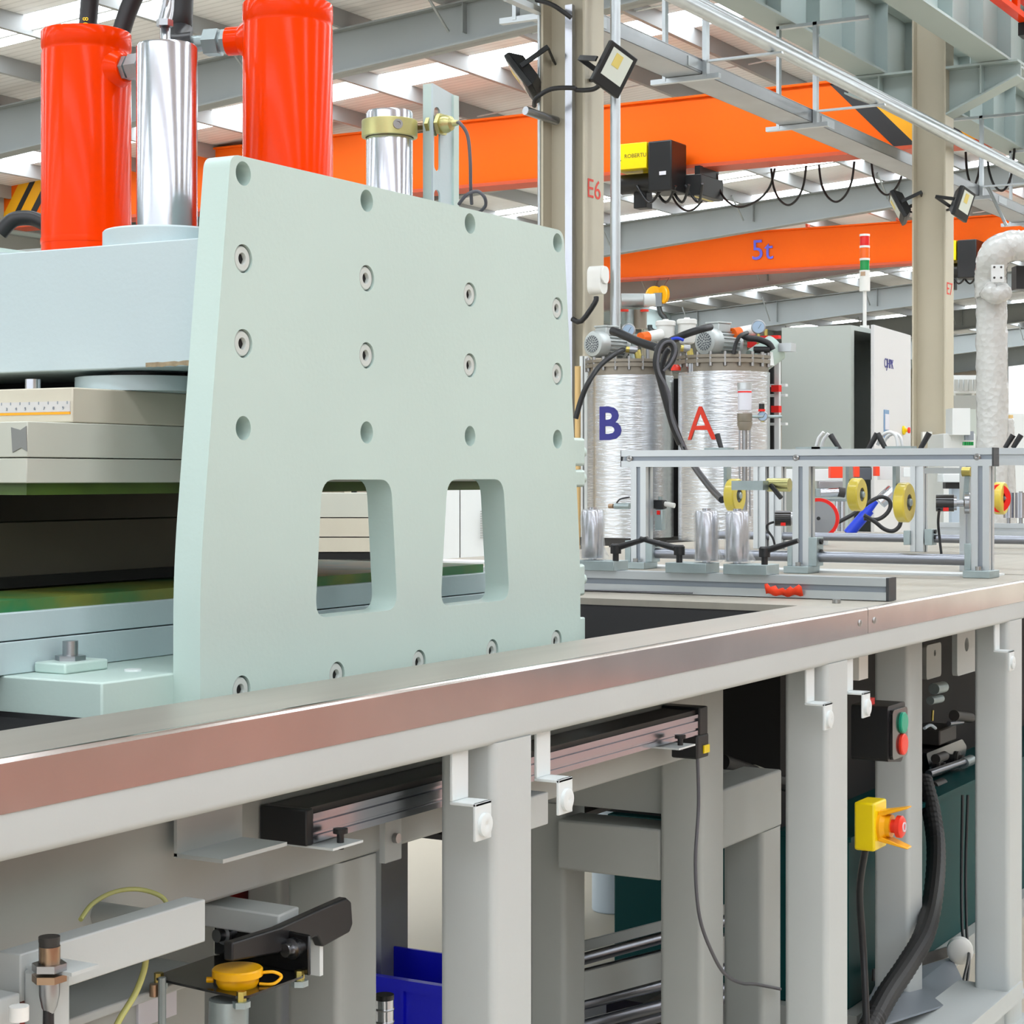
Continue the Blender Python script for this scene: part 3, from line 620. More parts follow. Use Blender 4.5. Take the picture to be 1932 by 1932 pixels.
# ================================================================== THE PRESS
YP, YB = 1.245, 1.28
pr = thing('hydraulic_press', 'pale green-grey hydraulic press with bolted side plate', 'press', (1.93, 1.6, 0.86))
outline = rpoly([(1.5245, 0.885), (2.3457, 0.885), (2.3457, 1.055), (2.297, 1.5045), (1.574, 1.5045), (1.5245, 1.075)], [0, 0, 0.06, 0.018, 0.014, 0.06], 8)
def plate_side(y0, y1, holes=True):
    win = [rpoly([(1.7225, 1.0135), (1.8868, 1.0135), (1.8735, 1.1665), (1.7355, 1.1665)], 0.022, 6), rpoly([(1.982, 1.0105), (2.150, 1.0105), (2.134, 1.1665), (1.998, 1.1665)], 0.022, 6)]
    mb = MB(); HX = (1.595, 1.823, 2.0515, 2.28); hs = []
    if holes:
        for z in (1.4865, 1.2205):
            for x in HX: hs.append((x, z, 0.0128, 0.0315))
        for z in (1.3976, 1.309):
            for x in HX: hs.append((x, z, 0.0152, 0.014))
        for x in (1.592, 1.764, 1.934, 2.1064, 2.277): hs.append((x, 0.9472, 0.0152, 0.014))
    n = 24
    loops = [outline] + [w_[::-1] for w_ in win] + [circ(x, z, r, n)[::-1] for x, z, r, d in hs]
    flat = [p for l in loops for p in l]; N_ = len(flat)
    fs = fill_holes(loops)
    vs = [(p[0], y0, p[1]) for p in flat]
    back = [outline] + [w_[::-1] for w_ in win]; bf = [p for l in back for p in l]; o = len(vs)
    vs += [(p[0], y1, p[1]) for p in bf]; fs += [tuple(i + o for i in t) for t in fill_holes(back)]
    k = 0
    for l in back:
        m = len(l)
        for i in range(m):
            j = (i + 1) % m; fs.append((k + i, k + j, o + k + j, o + k + i))
        k += m
    for x, z, r, d in hs:
        o2 = len(vs); c = circ(x, z, r, n)[::-1]; vs += [(p[0], y0 + d, p[1]) for p in c]
        for i in range(n):
            j = (i + 1) % n; fs.append((k + i, k + j, o2 + j, o2 + i))
        fs.append(tuple(o2 + i for i in range(n))); k += n
    mb.add(vs, fs)
    return mb, hs
mb, hs = plate_side(YP, YB)
sp = mb.build('side_plate', 'press_paint', pr, 0, smooth=25)
bolt = None
for x, z, r, d in hs:
    if d > 0.02: continue
    c = V(x, YP + d, z)
    if bolt is None:
        bolt = MB().lathe([(0.0134, 0), (0.0134, 0.0112), (0.0122, 0.0126), (0.0066, 0.0126), (0.0062, 0.0121), (0.0058, 0.003), (0, 0.003)], c, (0, -1, 0), 28).build('socket_bolt', 'bolt_paint', sp)
        off = WORLD[bolt.name] - c
        sock = MB().lathe([(0.0059, 0.0), (0.0059, 0.0085), (0, 0.0085)], c, (0, -1, 0), 6).build('socket_shade', 'black_dull', None)  # black plug stands in for the shade inside the bolt socket
        soff = WORLD[sock.name] - c; put(sock, c + soff, sp)
    else:
        copy_at(bolt, c + off, sp); copy_at(sock, c + soff, sp)
mb, _ = plate_side(2.05, 2.085, False); mb.build('rear_side_plate', 'press_paint', pr, 0, smooth=25)
# base slide
B('base_block', 'press_paint', pr, 1.418, 2.427, YB, 2.05, 0.862, 0.969, bev=0.002)
B('clamp_block', 'press_paint', pr, 1.458, 1.522, 1.365, 1.408, 0.969, 0.980, bev=0.002)
Cy('stud', 'steel', pr, (1.490, 1.388, 0.979), (1.490, 1.388, 1.0), 0.008, 16); MB().hexn((1.490, 1.388, 0.980), (1.490, 1.388, 0.985), 0.016).build('nut', 'steel', pr)
Cy('dowel', 'white_tab', pr, (1.52, 1.33, 0.968), (1.52, 1.33, 0.971), 0.009, 16)
B('stop_block', 'press_paint', pr, 1.395, 1.43, 1.46, 1.50, 0.955, 0.975)
YM = 1.41                                            # front of platens and mould
# lower bolster and mould
B('lower_plate', 'beam_paint', pr, 1.22, 2.40, YM, 2.0, 0.9695, 1.0024, bev=0.001); B('lower_platen', 'beam_paint', pr, 1.22, 2.40, YM + 0.001, 2.0, 1.0037, 1.0316, bev=0.001)
B('lower_mould_sheet', 'green_bright', pr, 1.22, 2.38, YM + 0.012, 1.95, 1.0316, 1.0435)
# upper platens
B('upper_platen', 'platen_paint', pr, 1.451, 2.45, YM, 2.0, 1.1898, 1.2265, bev=0.001); B('upper_platen', 'platen_paint', pr, 1.451, 2.45, YM + 0.001, 2.0, 1.1632, 1.1888, bev=0.001)
B('upper_mould_sheet', 'green_sheet', pr, 1.46, 2.44, YM + 0.01, 1.98, 1.1508, 1.1632)
B('bolster', 'cream_plate', pr, 1.517, 2.42, YM, 2.0, 1.227, 1.264, bev=0.0015)
xb_ = 1.517
rl = B('ruler', 'ruler', pr, xb_ - 0.001, xb_, YM + 0.003, 1.75, 1.2385, 1.2495); B('ruler_edge', 'orange_line', pr, xb_ - 0.0011, xb_, YM + 0.003, 1.75, 1.2357, 1.2383)
for k in range(22):
    y = YM + 0.006 + k * 0.0135; B('tick', 'alu_slot', rl, xb_ - 0.0014, xb_ - 0.001, y, y + 0.0012, 1.2465, 1.2495)
for k in range(9): text_on('numeral', str((8 - k) % 10 + 1), 0.0046, 'alu_slot', rl, (xb_ - 0.0013, YM + 0.012 + k * 0.0135, 1.2422), (0, -1, 0))
q = at(62, 730, X=1.55); Cy('dowel', 'chrome', pr, (1.55, q.y, 1.264), (1.55, q.y, 1.276), 0.0085, 16)
q = at(35, 828, X=1.4505)
MB().prism([[(q.y - 0.012, q.z - 0.013), (q.y - 0.004, q.z - 0.009), (q.y + 0.008, q.z - 0.014), (q.y + 0.010, q.z + 0.012), (q.y - 0.003, q.z + 0.009), (q.y - 0.011, q.z + 0.013)]], 'YZ', 1.4498, 1.4508).build('tape_patch', 'tape_grey', pr)
# piston discs between bolster and crosshead
for (x, y) in ((1.67, 1.44), (2.16, 1.44), (1.67, 1.86), (2.16, 1.86)):
    d = Cy('piston_disc', 'beam_paint', pr, (x, y, 1.264), (x, y, 1.2805), 0.080, 40)
    Cy('piston_rod', 'black_plastic', pr, (x, y, 1.2805), (x, y, 1.2858), 0.042, 24)
B('gap_shade', 'black_dull', pr, 1.76, 2.24, 1.42, 2.0, 1.2645, 1.2855)  # black filler standing in for the shade in this gap
# crosshead
ch = B('crosshead', 'beam_paint', pr, 1.575, 2.30, YB, 2.05, 1.286, 1.42, bev=0.0015)
for yy0, yy1, zz in ((1.281, 1.36, 1.2905),):
    pts = [(yy0, zz - 0.004)]; random.seed(3)
    m_ = 14
    lo = [(yy0 + (yy1 - yy0) * i / m_, zz - 0.003 - random.random() * 0.0015) for i in range(m_ + 1)]; hi = [(yy0 + (yy1 - yy0) * i / m_, zz + 0.0005 + random.random() * 0.0022 * (1 - 0.9 * i / m_)) for i in range(m_ + 1)]
    MB().prism([lo + hi[::-1]], 'YZ', 1.5746, 1.5752).build('grime_patch', 'rust', ch)
random.seed(11)
# rear mould parts seen through the gap
B('rear_mould', 'dark_mould', pr, 1.36, 1.95, 1.56, 1.62, 1.055, 1.118); B('rear_rail', 'black_dull', pr, 1.30, 1.95, 1.545, 1.56, 1.046, 1.058); B('rear_block', 'dark_mould', pr, 1.36, 2.32, 1.9, 1.99, 1.056, 1.152)
# hinge blocks on the far edge of the side plate
for za, zb in ((1.185, 1.225), (1.155, 1.18), (1.0, 1.045)):
    B('guide_block', 'press_paint', pr, 2.32, 2.428, YB, 1.30, za, zb, bev=0.004)
    Cy('guide_bolt', 'press_paint', pr, (2.428, 1.292, (za + zb) / 2), (2.438, 1.292, (za + zb) / 2), 0.009, 10)
# ---- cylinders on the crosshead (each bolted on, its own thing)
ZC = 1.42
def oil_cyl(x, y, r, zt, label, portdir, porth, bl=0.03):
    c = thing('hydraulic_cylinder', label, 'cylinder', (x, y, ZC), 'orange hydraulic cylinders')
    MB().lathe([(r, 0), (r, zt - ZC - 0.028), (r * 0.985, zt - ZC - 0.026), (r * 0.985, zt - ZC - 0.022), (r * 1.005, zt - ZC - 0.02), (r * 1.005, zt - ZC - 0.0015), (r * 0.99, zt - ZC), (0, zt - ZC)], (x, y, ZC), (0, 0, 1), 56).build('barrel', 'orange_paint', c)
    MB().lathe([(r * 1.012, -0.0035), (r * 1.02, 0), (r * 1.012, 0.0035)], (x, y, ZC + 0.033), (0, 0, 1), 56).build('weld_seam', 'orange_paint', c)
    d = V(*portdir).normalized(); b0 = V(x, y, porth) + d * (r * 0.86)
    MB().lathe([(0.026, 0), (0.020, 0.010), (0.0165, 0.014), (0.0165, bl), (0, bl)], b0, d, 24).build('port_boss', 'orange_paint', c); b0 = b0 + d * (bl - 0.03)
    f = MB().hexn(b0 + d * 0.03, b0 + d * 0.036, 0.015); f.cyl(b0 + d * 0.036, b0 + d * 0.04, 0.011); f.hexn(b0 + d * 0.04, b0 + d * 0.058, 0.0165); f.cyl(b0 + d * 0.058, b0 + d * 0.075, 0.0095)
    f.build('hose_fitting', 'zinc', c)
    return c, b0 + d * 0.075
A1 = at(163, 400, t=2.32); A2 = at(543, 300, t=2.22)
c1c, e1 = oil_cyl(A1.x, A1.y, 0.0535, 1.706, 'tall orange hydraulic cylinder standing behind the chrome guide rod', (0.0, -1, 0), 1.657, 0.016)
c2c, e2 = oil_cyl(A2.x, A2.y, 0.052, 1.7155, 'orange hydraulic cylinder behind the bolted side plate', (-0.25, 0.97, 0), 1.678)
def rod(x, y, r, zt, label, flange=True):
    c = thing('guide_rod', label, 'rod', (x, y, ZC), 'chrome guide rods on the press')
    MB().lathe([(r, 0), (r, zt - ZC - 0.003), (r * 0.95, zt - ZC), (0, zt - ZC)], (x, y, ZC), (0, 0, 1), 56).build('shaft', 'chrome', c)
    if flange: MB().lathe([(0.070, 0), (0.070, 0.018), (0.068, 0.020), (r * 1.02, 0.020)], (x, y, ZC), (0, 0, 1), 56).build('flange', 'beam_paint', c)
    return c
R1 = at(315, 300, X=1.647); rod(R1.x, R1.y, 0.0335, 1.647, 'chrome guide rod on a round flange beside the tall orange cylinder')
R2 = at(735, 300, t=2.713); g2 = rod(R2.x, R2.y, 0.033, 1.686, 'chrome guide rod with a brass-coloured collar and sensor')
MB().lathe([(0.034, 0), (0.0395, 0.0), (0.0395, 0.024), (0.034, 0.024)], (R2.x, R2.y, 1.649), (0, 0, 1), 48, ring=True).build('collar', 'gold_zinc', g2, 0.001)
d = V(-0.64, -0.77, 0); MB().lathe([(0.007, 0), (0.007, 0.003), (0.004, 0.003), (0.004, 0.001), (0, 0.001)], V(R2.x, R2.y, 1.662) + d * 0.0385, d, 16).build('collar_screw', 'steel', g2)
# flange of the next rod, half hidden at the frame edge
q = at(-10, 465, X=1.66); tag(MB().lathe([(0.03, 0), (0.034, 0.002), (0.034, 0.012), (0, 0.013)], (1.66, q.y, ZC), (0, 0, 1), 32).build('round_boss', 'beam_paint'), 'low round pale cap on the crosshead at the left edge', 'cap')
# slotted sensor bracket beside the second rod
SB = at(800, 250, t=2.72)
sb = thing('slotted_bracket', 'slotted pale-green channel bracket holding a sensor', 'bracket', (SB.x, SB.y, 1.42))
zt = 1.17 + (899 - 157) * 2.72 / 3618
c_ = at(817, 235, t=2.72); bx, by = c_.x, c_.y; xr_ = at(862, 235, Y=by).x; zt2 = zt - 0.008
MB().prism([[(bx, 1.42), (xr_, 1.42), (xr_, zt2), (bx, zt)], rrect(bx + 0.003, bx + 0.019, 1.17 + (899 - 323) * 2.73 / 3618, 1.17 + (899 - 202) * 2.73 / 3618, 0.0078)[::-1], rrect(bx + 0.003, bx + 0.019, 1.43, 1.17 + (899 - 358) * 2.73 / 3618, 0.0078)[::-1]], 'XZ', by, by + 0.003).build('web', 'beam_paint', sb)
B('flange', 'press_paint', sb, bx, bx + 0.003, by + 0.003, by + 0.017, 1.42, zt); B('flange', 'press_paint', sb, xr_ - 0.014, xr_, by - 0.0035, by, 1.42, zt2)
sz = at(826, 236, Y=by).z; sxx = bx + 0.011
sn = thing('proximity_sensor', 'steel proximity sensor through the slotted bracket by the chrome rod', 'sensor', (sxx, by, sz)); c0 = V(sxx, by, sz)
Cy('barrel', 'copper_warm_nickel', sn, c0 + V(0, 0.045, 0), c0 + V(0, -0.004, 0), 0.009, 20); Cy('tip', 'black_plastic', sn, c0 + V(0, 0.049, 0), c0 + V(0, 0.045, 0), 0.0095, 20)
MB().hexn(c0 + V(0, -0.004, 0), c0 + V(0, -0.010, 0), 0.0165).build('lock_nut', 'gold_zinc', sn); MB().hexn(c0 + V(0, 0.006, 0), c0 + V(0, 0.012, 0), 0.0165).build('lock_nut', 'gold_zinc', sn)
MB().lathe([(0.0125, 0), (0.0130, 0.006), (0.010, 0.014), (0.005, 0.017), (0.0035, 0.026), (0, 0.026)], c0 + V(0, -0.010, 0), (0, -1, 0), 20).build('rear_cap', 'gold_zinc', sn)
Tu('cable', 'cable_grey', sn, [c0 + V(0, -0.034, 0), at(868, 233, t=2.69), at(882, 255, t=2.69), at(887, 300, t=2.69), at(888, 350, t=2.7), at(890, 385, t=2.72)], 0.0025, 8)
tag(Tu('sensor_cable', 'cable_grey', None, [at(866, 385, t=2.72), at(880, 368, t=2.7), at(900, 361, t=2.7), at(914, 372, t=2.7), at(916, 388, t=2.72), at(905, 400, t=2.74)], 0.0025, 8), 'grey cable loop behind the side plate top edge', 'cable')
# hydraulic hoses rising out of view
def hose(label, pts, r=0.0135, m='hose', mark=None):
    h = thing('hydraulic_hose', label, 'hose', pts[0], 'black hydraulic hoses'); Tu('hose', m, h, pts, r, 16); return h
hh = hose('black hydraulic hose with yellow print rising behind the tall orange cylinder', [at(165, 66, t=2.40), at(168, 20, t=2.40), at(176, -60, t=2.40), at(200, -220, t=2.42)], 0.0115)
for ch_, py_ in (('8', 36), ('0', 46), ('-', 55)):
    pp = at(162, py_, t=2.386); text_on('print', ch_, 0.010, 'estop_yellow', hh, pp, (0.1, 0.1, 0.98), (-0.5, 0.86, 0))
hh = hose('black hydraulic hose with white print leaning right behind the cylinder', [at(225, 75, t=2.39), at(240, 25, t=2.39), at(268, -40, t=2.39), at(330, -180, t=2.4)], 0.0115)
hose('thick black hydraulic hose plugged in above the chrome guide rod', [e2, e2 + V(-0.006, 0.02, 0), at(341, 60, t=2.30), at(341, 30, t=2.30), at(345, -40, t=2.3), at(360, -200, t=2.3)], 0.0145)
cl = thing('clear_hose', 'pair of thin silvery fittings and hose above the chrome guide rod', 'hose', at(312, 80, t=2.2))
Tu('hose', 'steel', cl, [at(312, 84, t=2.16), at(312, 50, t=2.18), at(318, 20, t=2.2), at(320, -30, t=2.22)], 0.006, 10); MB().hexn(at(311, 50, t=2.17), at(311, 38, t=2.17), 0.0095).build('fitting', 'steel', cl); Tu('hose', 'steel', cl, [at(305, 40, t=2.2), at(312, 10, t=2.2), at(316, -30, t=2.2)], 0.004, 8)
# stack of pale boxes far left behind the beam
q = at(60, 450, t=3.2); gb = thing('grey_cabinet', 'grey housing with black hose behind the crosshead at left', 'housing', (q.x, q.y, 1.2))
B('housing', 'frame_paint_inner', gb, q.x, q.x + 0.3, q.y - 0.12, q.y + 0.25, 1.2, 1.55); Tu('hose', 'hose', gb, [at(0, 440, t=3.0), at(25, 415, t=3.0), at(60, 412, t=3.0), at(90, 425, t=3.0)], 0.012, 10)
B('bracket', 'brass', gb, q.x - 0.02, q.x, q.y + 0.1, q.y + 0.2, 1.45, 1.58)
# ================================================================== ALUMINIUM ROLLER FRAMES ON THE TABLE
def prof_sec(c0, c1, s=0.04, g=0.0105, d=0.006):
    """cross-section of a slotted extrusion, lower corner (c0, c1)"""
    h = s / 2; a = h - g / 2; b = h + g / 2
    P = [(0, 0), (a, 0), (a, d), (b, d), (b, 0), (s, 0), (s, a), (s - d, a), (s - d, b), (s, b), (s, s), (b, s), (b, s - d), (a, s - d), (a, s), (0, s), (0, b), (d, b), (d, a), (0, a)]
    return [(c0 + x, c1 + y) for x, y in P]
def prof(name, parent, axis, c0, c1, a, b, s=0.04, m='alu'):
    pl = {'Y': 'XZ', 'Z': 'XY', 'X': 'YZ'}[axis]
    return MB().prism([prof_sec(c0, c1, s)], pl, a, b).build(name, m, parent, smooth=0)
X1 = 4.16; ZB = 1.193
rf = thing('roller_gantry', 'aluminium extrusion frame on three posts with yellow wheels', 'frame', (X1, 1.64, ZT))
bm1 = prof('beam', rf, 'Y', X1, ZB, 1.1887, 2.096)
B('slot_shade', 'alu_slot', bm1, X1 + 0.0045, X1 + 0.006, 1.19, 2.09, ZB + 0.0148, ZB + 0.0252)  # darker strip painted for the shade inside the slot
B('end_cap', 'endcap', rf, X1 - 0.0005, X1 + 0.0405, 1.1845, 1.1888, ZB - 0.0005, ZB + 0.0405); B('end_cap', 'endcap', rf, X1 - 0.0003, X1 + 0.04, 2.096, 2.0975, ZB, ZB + 0.04)
for y in (1.2223, 1.6461, 2.0745): MB().lathe([(0.008, 0), (0.008, 0.004), (0.006, 0.006), (0.0032, 0.006), (0, 0.003)], (X1 + 0.0045, y, ZB + 0.020), (-1, 0, 0), 16).build('screw', 'bolt_steel', rf)
for y in (1.195, 1.614, 2.030):
    ps = prof('post', rf, 'Z', X1, y, ZT + 0.016, ZB)
    B('slot_shade', 'alu_slot', ps, X1 + 0.0045, X1 + 0.006, y + 0.0148, y + 0.0252, ZT + 0.02, ZB)
    B('foot', 'zinc', rf, X1 - 0.03, X1 + 0.045, y - 0.01, y + 0.05, ZT, ZT + 0.016, bev=0.001)
    MB().cyl((X1 - 0.014, y + 0.02, ZT + 0.016), (X1 - 0.014, y + 0.02, ZT + 0.025), 0.0065, 14).build('foot_screw', 'bolt_steel', rf)
def clamp_block(y0, y1, z0, z1, x0=X1 - 0.002, x1=X1 + 0.042, par=None):
    b = B('shaft_clamp', 'zinc', par or rf, x0, x1, y0, y1, z0, z1, bev=0.001)
    for dz in (0.85, 0.48): MB().lathe([(0.0065, 0), (0.0065, 0.006), (0.003, 0.006), (0, 0.003)], (x0 + 0.022, y0, z0 + (z1 - z0) * dz), (0, -1, 0), 14).build('clamp_screw', 'black_plastic', b)
clamp_block(1.594, 1.614, ZT + 0.016, 1.03); clamp_block(1.654, 1.666, ZT + 0.016, 1.02); clamp_block(1.235, 1.25, ZT + 0.016, 1.022); clamp_block(2.012, 2.03, ZT + 0.016, 1.015); clamp_block(2.07, 2.085, ZT + 0.016, 1.015)
Cy('shaft', 'shaft_steel', rf, (X1 + 0.02, 1.245, 0.985), (X1 + 0.02, 1.60, 0.985), 0.0125, 24); Cy('shaft', 'shaft_steel', rf, (X1 + 0.02, 1.66, 0.985), (X1 + 0.02, 2.02, 0.985), 0.0125, 24)
def lever(parent, base, d, L_=0.05, r=0.0065):
    d = V(*d).normalized(); b = V(*base)
    MB().cyl(b, b + d * L_, r * 0.85, 12, r * 1.05).build('clamp_lever', 'black_plastic', parent)
for (px_, py_, dx) in ((1362, 842, -0.35), (1585, 845, -0.7), (1638, 845, 0.55), (1672, 845, -0.6), (1736, 845, 0.55)):
    b = at(px_, py_, X=X1 + 0.02); lever(rf, (X1 + 0.02, b.y, ZB + 0.038), (0.1, -dx, 1), 0.042)
for (px_) in (1357, 1530, 1560, 1700):
    b = at(px_, 845, X=X1 + 0.02); B('top_plate', 'zinc', rf, X1, X1 + 0.04, b.y - 0.03, b.y + 0.03, ZB + 0.04, ZB + 0.045)
def wheel(c, r, parent, bar_top, th=0.026):
    c = V(*c)
    wq = MB().lathe([(r * 0.42, -th / 2), (r * 0.93, -th / 2), (r, -th / 2 + 0.003), (r, th / 2 - 0.003), (r * 0.93, th / 2), (r * 0.42, th / 2)], c, (0, -1, 0), 48, ring=True).build('wheel', 'wheel_yellow', parent)
    MB().lathe([(r * 0.22, -th / 2 + 0.003), (r * 0.44, -th / 2 + 0.003), (r * 0.44, th / 2 - 0.003), (r * 0.36, th / 2 - 0.001), (r * 0.22, th / 2 - 0.003)], c, (0, -1, 0), 28, ring=True).build('bearing', 'pump_dark', wq)
    MB().lathe([(r * 0.2, -th / 2 - 0.004), (r * 0.2, th / 2 + 0.003), (r * 0.15, th / 2 + 0.005), (0, th / 2 + 0.005)], c, (0, -1, 0), 20).build('axle', 'zinc', wq)
    B('wheel_arm', 'zinc', parent, c.x - 0.014, c.x + 0.014, c.y + th / 2 + 0.002, c.y + th / 2 + 0.01, c.z - 0.012, bar_top)
for (px_, py_, r, X) in ((1386, 935, 0.041, 4.30), (1617, 933, 0.039, 4.32), (1706, 948, 0.0455, 4.24)):
    c = at(px_, py_, X=X); wheel(c, r, rf, ZB)
c = at(1400, 915, X=4.24); B('hanger_arm', 'zinc', rf, 4.2, 4.235, c.y - 0.07, c.y + 0.01, c.z - 0.012, c.z + 0.01)
cv = at(1475, 915, X=4.25); Cy('swivel', 'gold_zinc', rf, cv + V(0, 0.035, 0), cv + V(0, -0.02, 0), 0.016, 20); MB().cyl(cv + V(-0.02, 0.02, 0.0), cv + V(-0.03, -0.01, -0.03), 0.006, 10).build('clamp_lever', 'black_plastic', rf)
# second, parallel frame
X2 = 5.5
rf2 = thing('roller_gantry', 'rear aluminium frame with chrome shafts behind the first roller frame', 'frame', (X2, 1.7, ZT))
prof('beam', rf2, 'Y', 4.42, 1.196, 1.05, 1.60); 
prof('post', rf2, 'Z', 4.42, 1.3, ZT, 1.196)
for px_ in (1716, 1420, 1450):
    c = at(px_, 0, X=X2); prof('post', rf2, 'Z', X2, c.y - 0.042, ZT, 1.2)
c = at(1720, 0, X=X2); clamp_block(c.y - 0.065, c.y - 0.042, ZT + 0.02, 1.015, X2 - 0.01, X2 + 0.035, rf2); clamp_block(c.y + 0.002, c.y + 0.022, ZT + 0.02, 1.01, X2 - 0.01, X2 + 0.035, rf2)
Cy('shaft', 'shaft_steel', rf2, (X2 + 0.02, 1.0, 0.987), (X2 + 0.02, 2.5, 0.987), 0.0125, 20)
prof('beam', rf2, 'Y', 5.9, 0.985, 1.0, 1.86)
prof('beam', rf2, 'Y', X2, 1.2, 1.62, 2.3)
for px_ in (1896, 1911):
    b = at(px_, 845, X=4.44); lever(rf2, (4.44, b.y, 1.236), (0.1, -0.6, 1), 0.036)
for px_, lab in ((1903, 'slim silver roller standing on the far rail, closer to the yellow wheel'), (1926, 'slim silver roller standing on the far rail at the right edge')):
    c = at(px_, 955, X=5.92); s_ = thing('far_roller', lab, 'roller', (5.92, c.y, 1.025), 'slim rollers on the far rail'); Cy('roller', 'alu_mirror', s_, (5.92, c.y, 1.042), (5.92, c.y, 1.12), 0.0165, 24); Cy('spindle', 'steel', s_, (5.92, c.y, 1.025), (5.92, c.y, 1.124), 0.006, 12)
c = at(1887, 940, X=4.9); wheel(c, 0.042, rf2, 1.2)
MB().lathe([(0.02, 0), (0.036, 0.0), (0.036, 0.006), (0.02, 0.006)], c + V(-0.02, 0.0, 0), (-0.6, -0.8, 0), 24, ring=True).build('red_disc', 'red_paint', rf2)
# encoder with measuring wheel
def encoder(c, d, label, wheel_r=0.022):
    e = thing('rotary_encoder', label, 'encoder', c, 'rotary encoders'); c = V(*c); d = V(*d).normalized()
    Cy('body', 'black_gloss', e, c, c + d * 0.04, 0.0195, 28); Cy('front_ring', 'steel', e, c + d * 0.04, c + d * 0.046, 0.0165, 24); Cy('shaft', 'steel', e, c + d * 0.046, c + d * 0.064, 0.008, 14)
    MB().lathe([(wheel_r * 0.9, 0), (wheel_r, 0.002), (wheel_r, 0.012), (wheel_r * 0.9, 0.014)], c + d * 0.062, d, 28).build('measuring_wheel', 'steel', e)
    MB().obox(c + d * 0.02 + V(-0.014, -0.006, -0.014), (d, (0.6, 0.3, 0), (0, 0, 1)), (0.006, 0.003, 0.004)).build('label', 'red_paint', e)
    return e
c = at(1766, 949, X=4.28); encoder(c, (0.28, -0.95, 0), 'black rotary encoder with silver wheel, hanging beside the nearest post', 0.0245)
tag(Tu('encoder_cable', 'hose', None, [at(1772, 962, X=4.27), at(1770, 985, X=4.27), at(1772, 1010, X=4.28), at(1776, 1045, X=4.28)], 0.003, 8), 'thin black cable dropping from the encoder beside the nearest post', 'cable')
aq = thing('encoder_mount', 'grey bar with brass joint carrying the encoder by the nearest post', 'arm', at(1820, 890, X=4.3))
p = at(1745, 888, X=4.3); q = at(1820, 888, X=4.3); MB().bar(p, q, 0.012, 0.013).build('bar', 'alu', aq); Cy('joint', 'brass', aq, at(1816, 890, X=4.3), at(1832, 890, X=4.3), 0.011, 18); MB().bar(at(1826, 895, X=4.3), at(1822, 945, X=4.3), 0.008, 0.012, (0, 1, 0)).build('drop_arm', 'zinc', aq)
c = at(1462, 978, X=4.5); encoder(c, (0.35, -0.93, 0), 'black rotary encoder with silver wheel, left of the middle post', 0.021)
tag(Tu('encoder_cable', 'hose', None, [at(1460, 985, X=4.48), at(1448, 990, X=4.48), at(1448, 1000, X=4.48), at(1458, 1015, X=4.48), at(1462, 1030, X=4.48)], 0.003, 8), 'thin black cable dropping from the encoder left of the middle post', 'cable')
# front slide rail with blocks, wrapped rollers and black handles
X0 = 3.283
sr = thing('slide_rail', 'aluminium slide rail lying on the table in front of the roller frame', 'rail', (X0, 1.7, ZT))
p0_ = prof('extrusion', sr, 'Y', X0, ZT + 0.001, 1.128, 2.25); B('slot_shade', 'alu_slot', p0_, X0 + 0.0045, X0 + 0.006, 1.13, 2.2, ZT + 0.0158, ZT + 0.0262)  # slot floor coloured darker for its shade, as on the beam
B('end_cap', 'endcap', sr, X0 - 0.0005, X0 + 0.0405, 1.123, 1.128, ZT + 0.0005, ZT + 0.0415)
MB().cyl((3.2, 1.19, ZT), (3.2, 1.19, ZT + 0.006), 0.0075, 16).build('table_screw', 'bolt_steel', sr)
MB().tube([(X0 - 0.01, 1.5, ZT + 0.004), (X0 - 0.012, 1.75, ZT + 0.003), (X0 - 0.01, 2.2, ZT + 0.004)], 0.0015, 6).build('thin_wire', 'cable_grey', sr)
def slide(pl, pr_, label, rollpx, film=True):
    a = at(pl, 1075, X=X0 - 0.012); b = at(pr_, 1075, X=X0 - 0.012)
    s = thing('slide_block', label, 'block', (X0 + 0.02, (a.y + b.y) / 2, ZT + 0.041), 'zinc slide blocks on the rail')
    B('block', 'zinc', s, X0 - 0.012, X0 + 0.05, b.y, a.y, ZT + 0.041, ZT + 0.06, bev=0.001)
    c = at(rollpx, 1000, X=X0 + 0.02)
    MB().lathe([(0.008, 0), (0.008, 0.004), (0.0205, 0.004), (0.021, 0.006), (0.021, 0.094), (0.019, 0.097), (0.008, 0.097), (0.008, 0.102), (0, 0.102)], (c.x, c.y, ZT + 0.06), (0, 0, 1), 32).build('roller', 'alu_mirror', s)
    if film:
        random.seed(int(rollpx)); pr2 = [(0.0225 + random.random() * 0.001, 0.002)] + [(0.0222 + random.random() * 0.0025, 0.01 + k * 0.011) for k in range(8)] + [(0.019, 0.099)]
        fl_ = MB().lathe(pr2, (c.x, c.y, ZT + 0.06), (0, 0, 1), 26)
        fl_.v = [(x + random.uniform(-1, 1) * 0.0011, y + random.uniform(-1, 1) * 0.0011, z) for x, y, z in fl_.v]
        fl_.build('plastic_film', 'wrap_clear', s)
        t_ = [(c.x - 0.005, c.y - 0.020, ZT + 0.065), (c.x - 0.012, c.y - 0.034, ZT + 0.061), (c.x - 0.008, c.y - 0.03, ZT + 0.085)]
        MB().add([t_[0], t_[1], (t_[1][0] + 0.01, t_[1][1] - 0.004, t_[1][2] + 0.006), t_[2], (c.x, c.y - 0.021, ZT + 0.11), (c.x + 0.005, c.y - 0.026, ZT + 0.07)], [(0, 1, 3), (1, 2, 3), (0, 3, 4), (2, 3, 5), (3, 4, 5)]).build('film_tail', 'wrap_clear', s)
    return s
mat('wrap_clear', (235, 238, 240), 0.15, bump=0.8, bscale=70, alpha=0.26, coat=0.8)
s1 = slide(1080, 1158, 'zinc slide block with wrapped roller half hidden by the press plate', 1118)
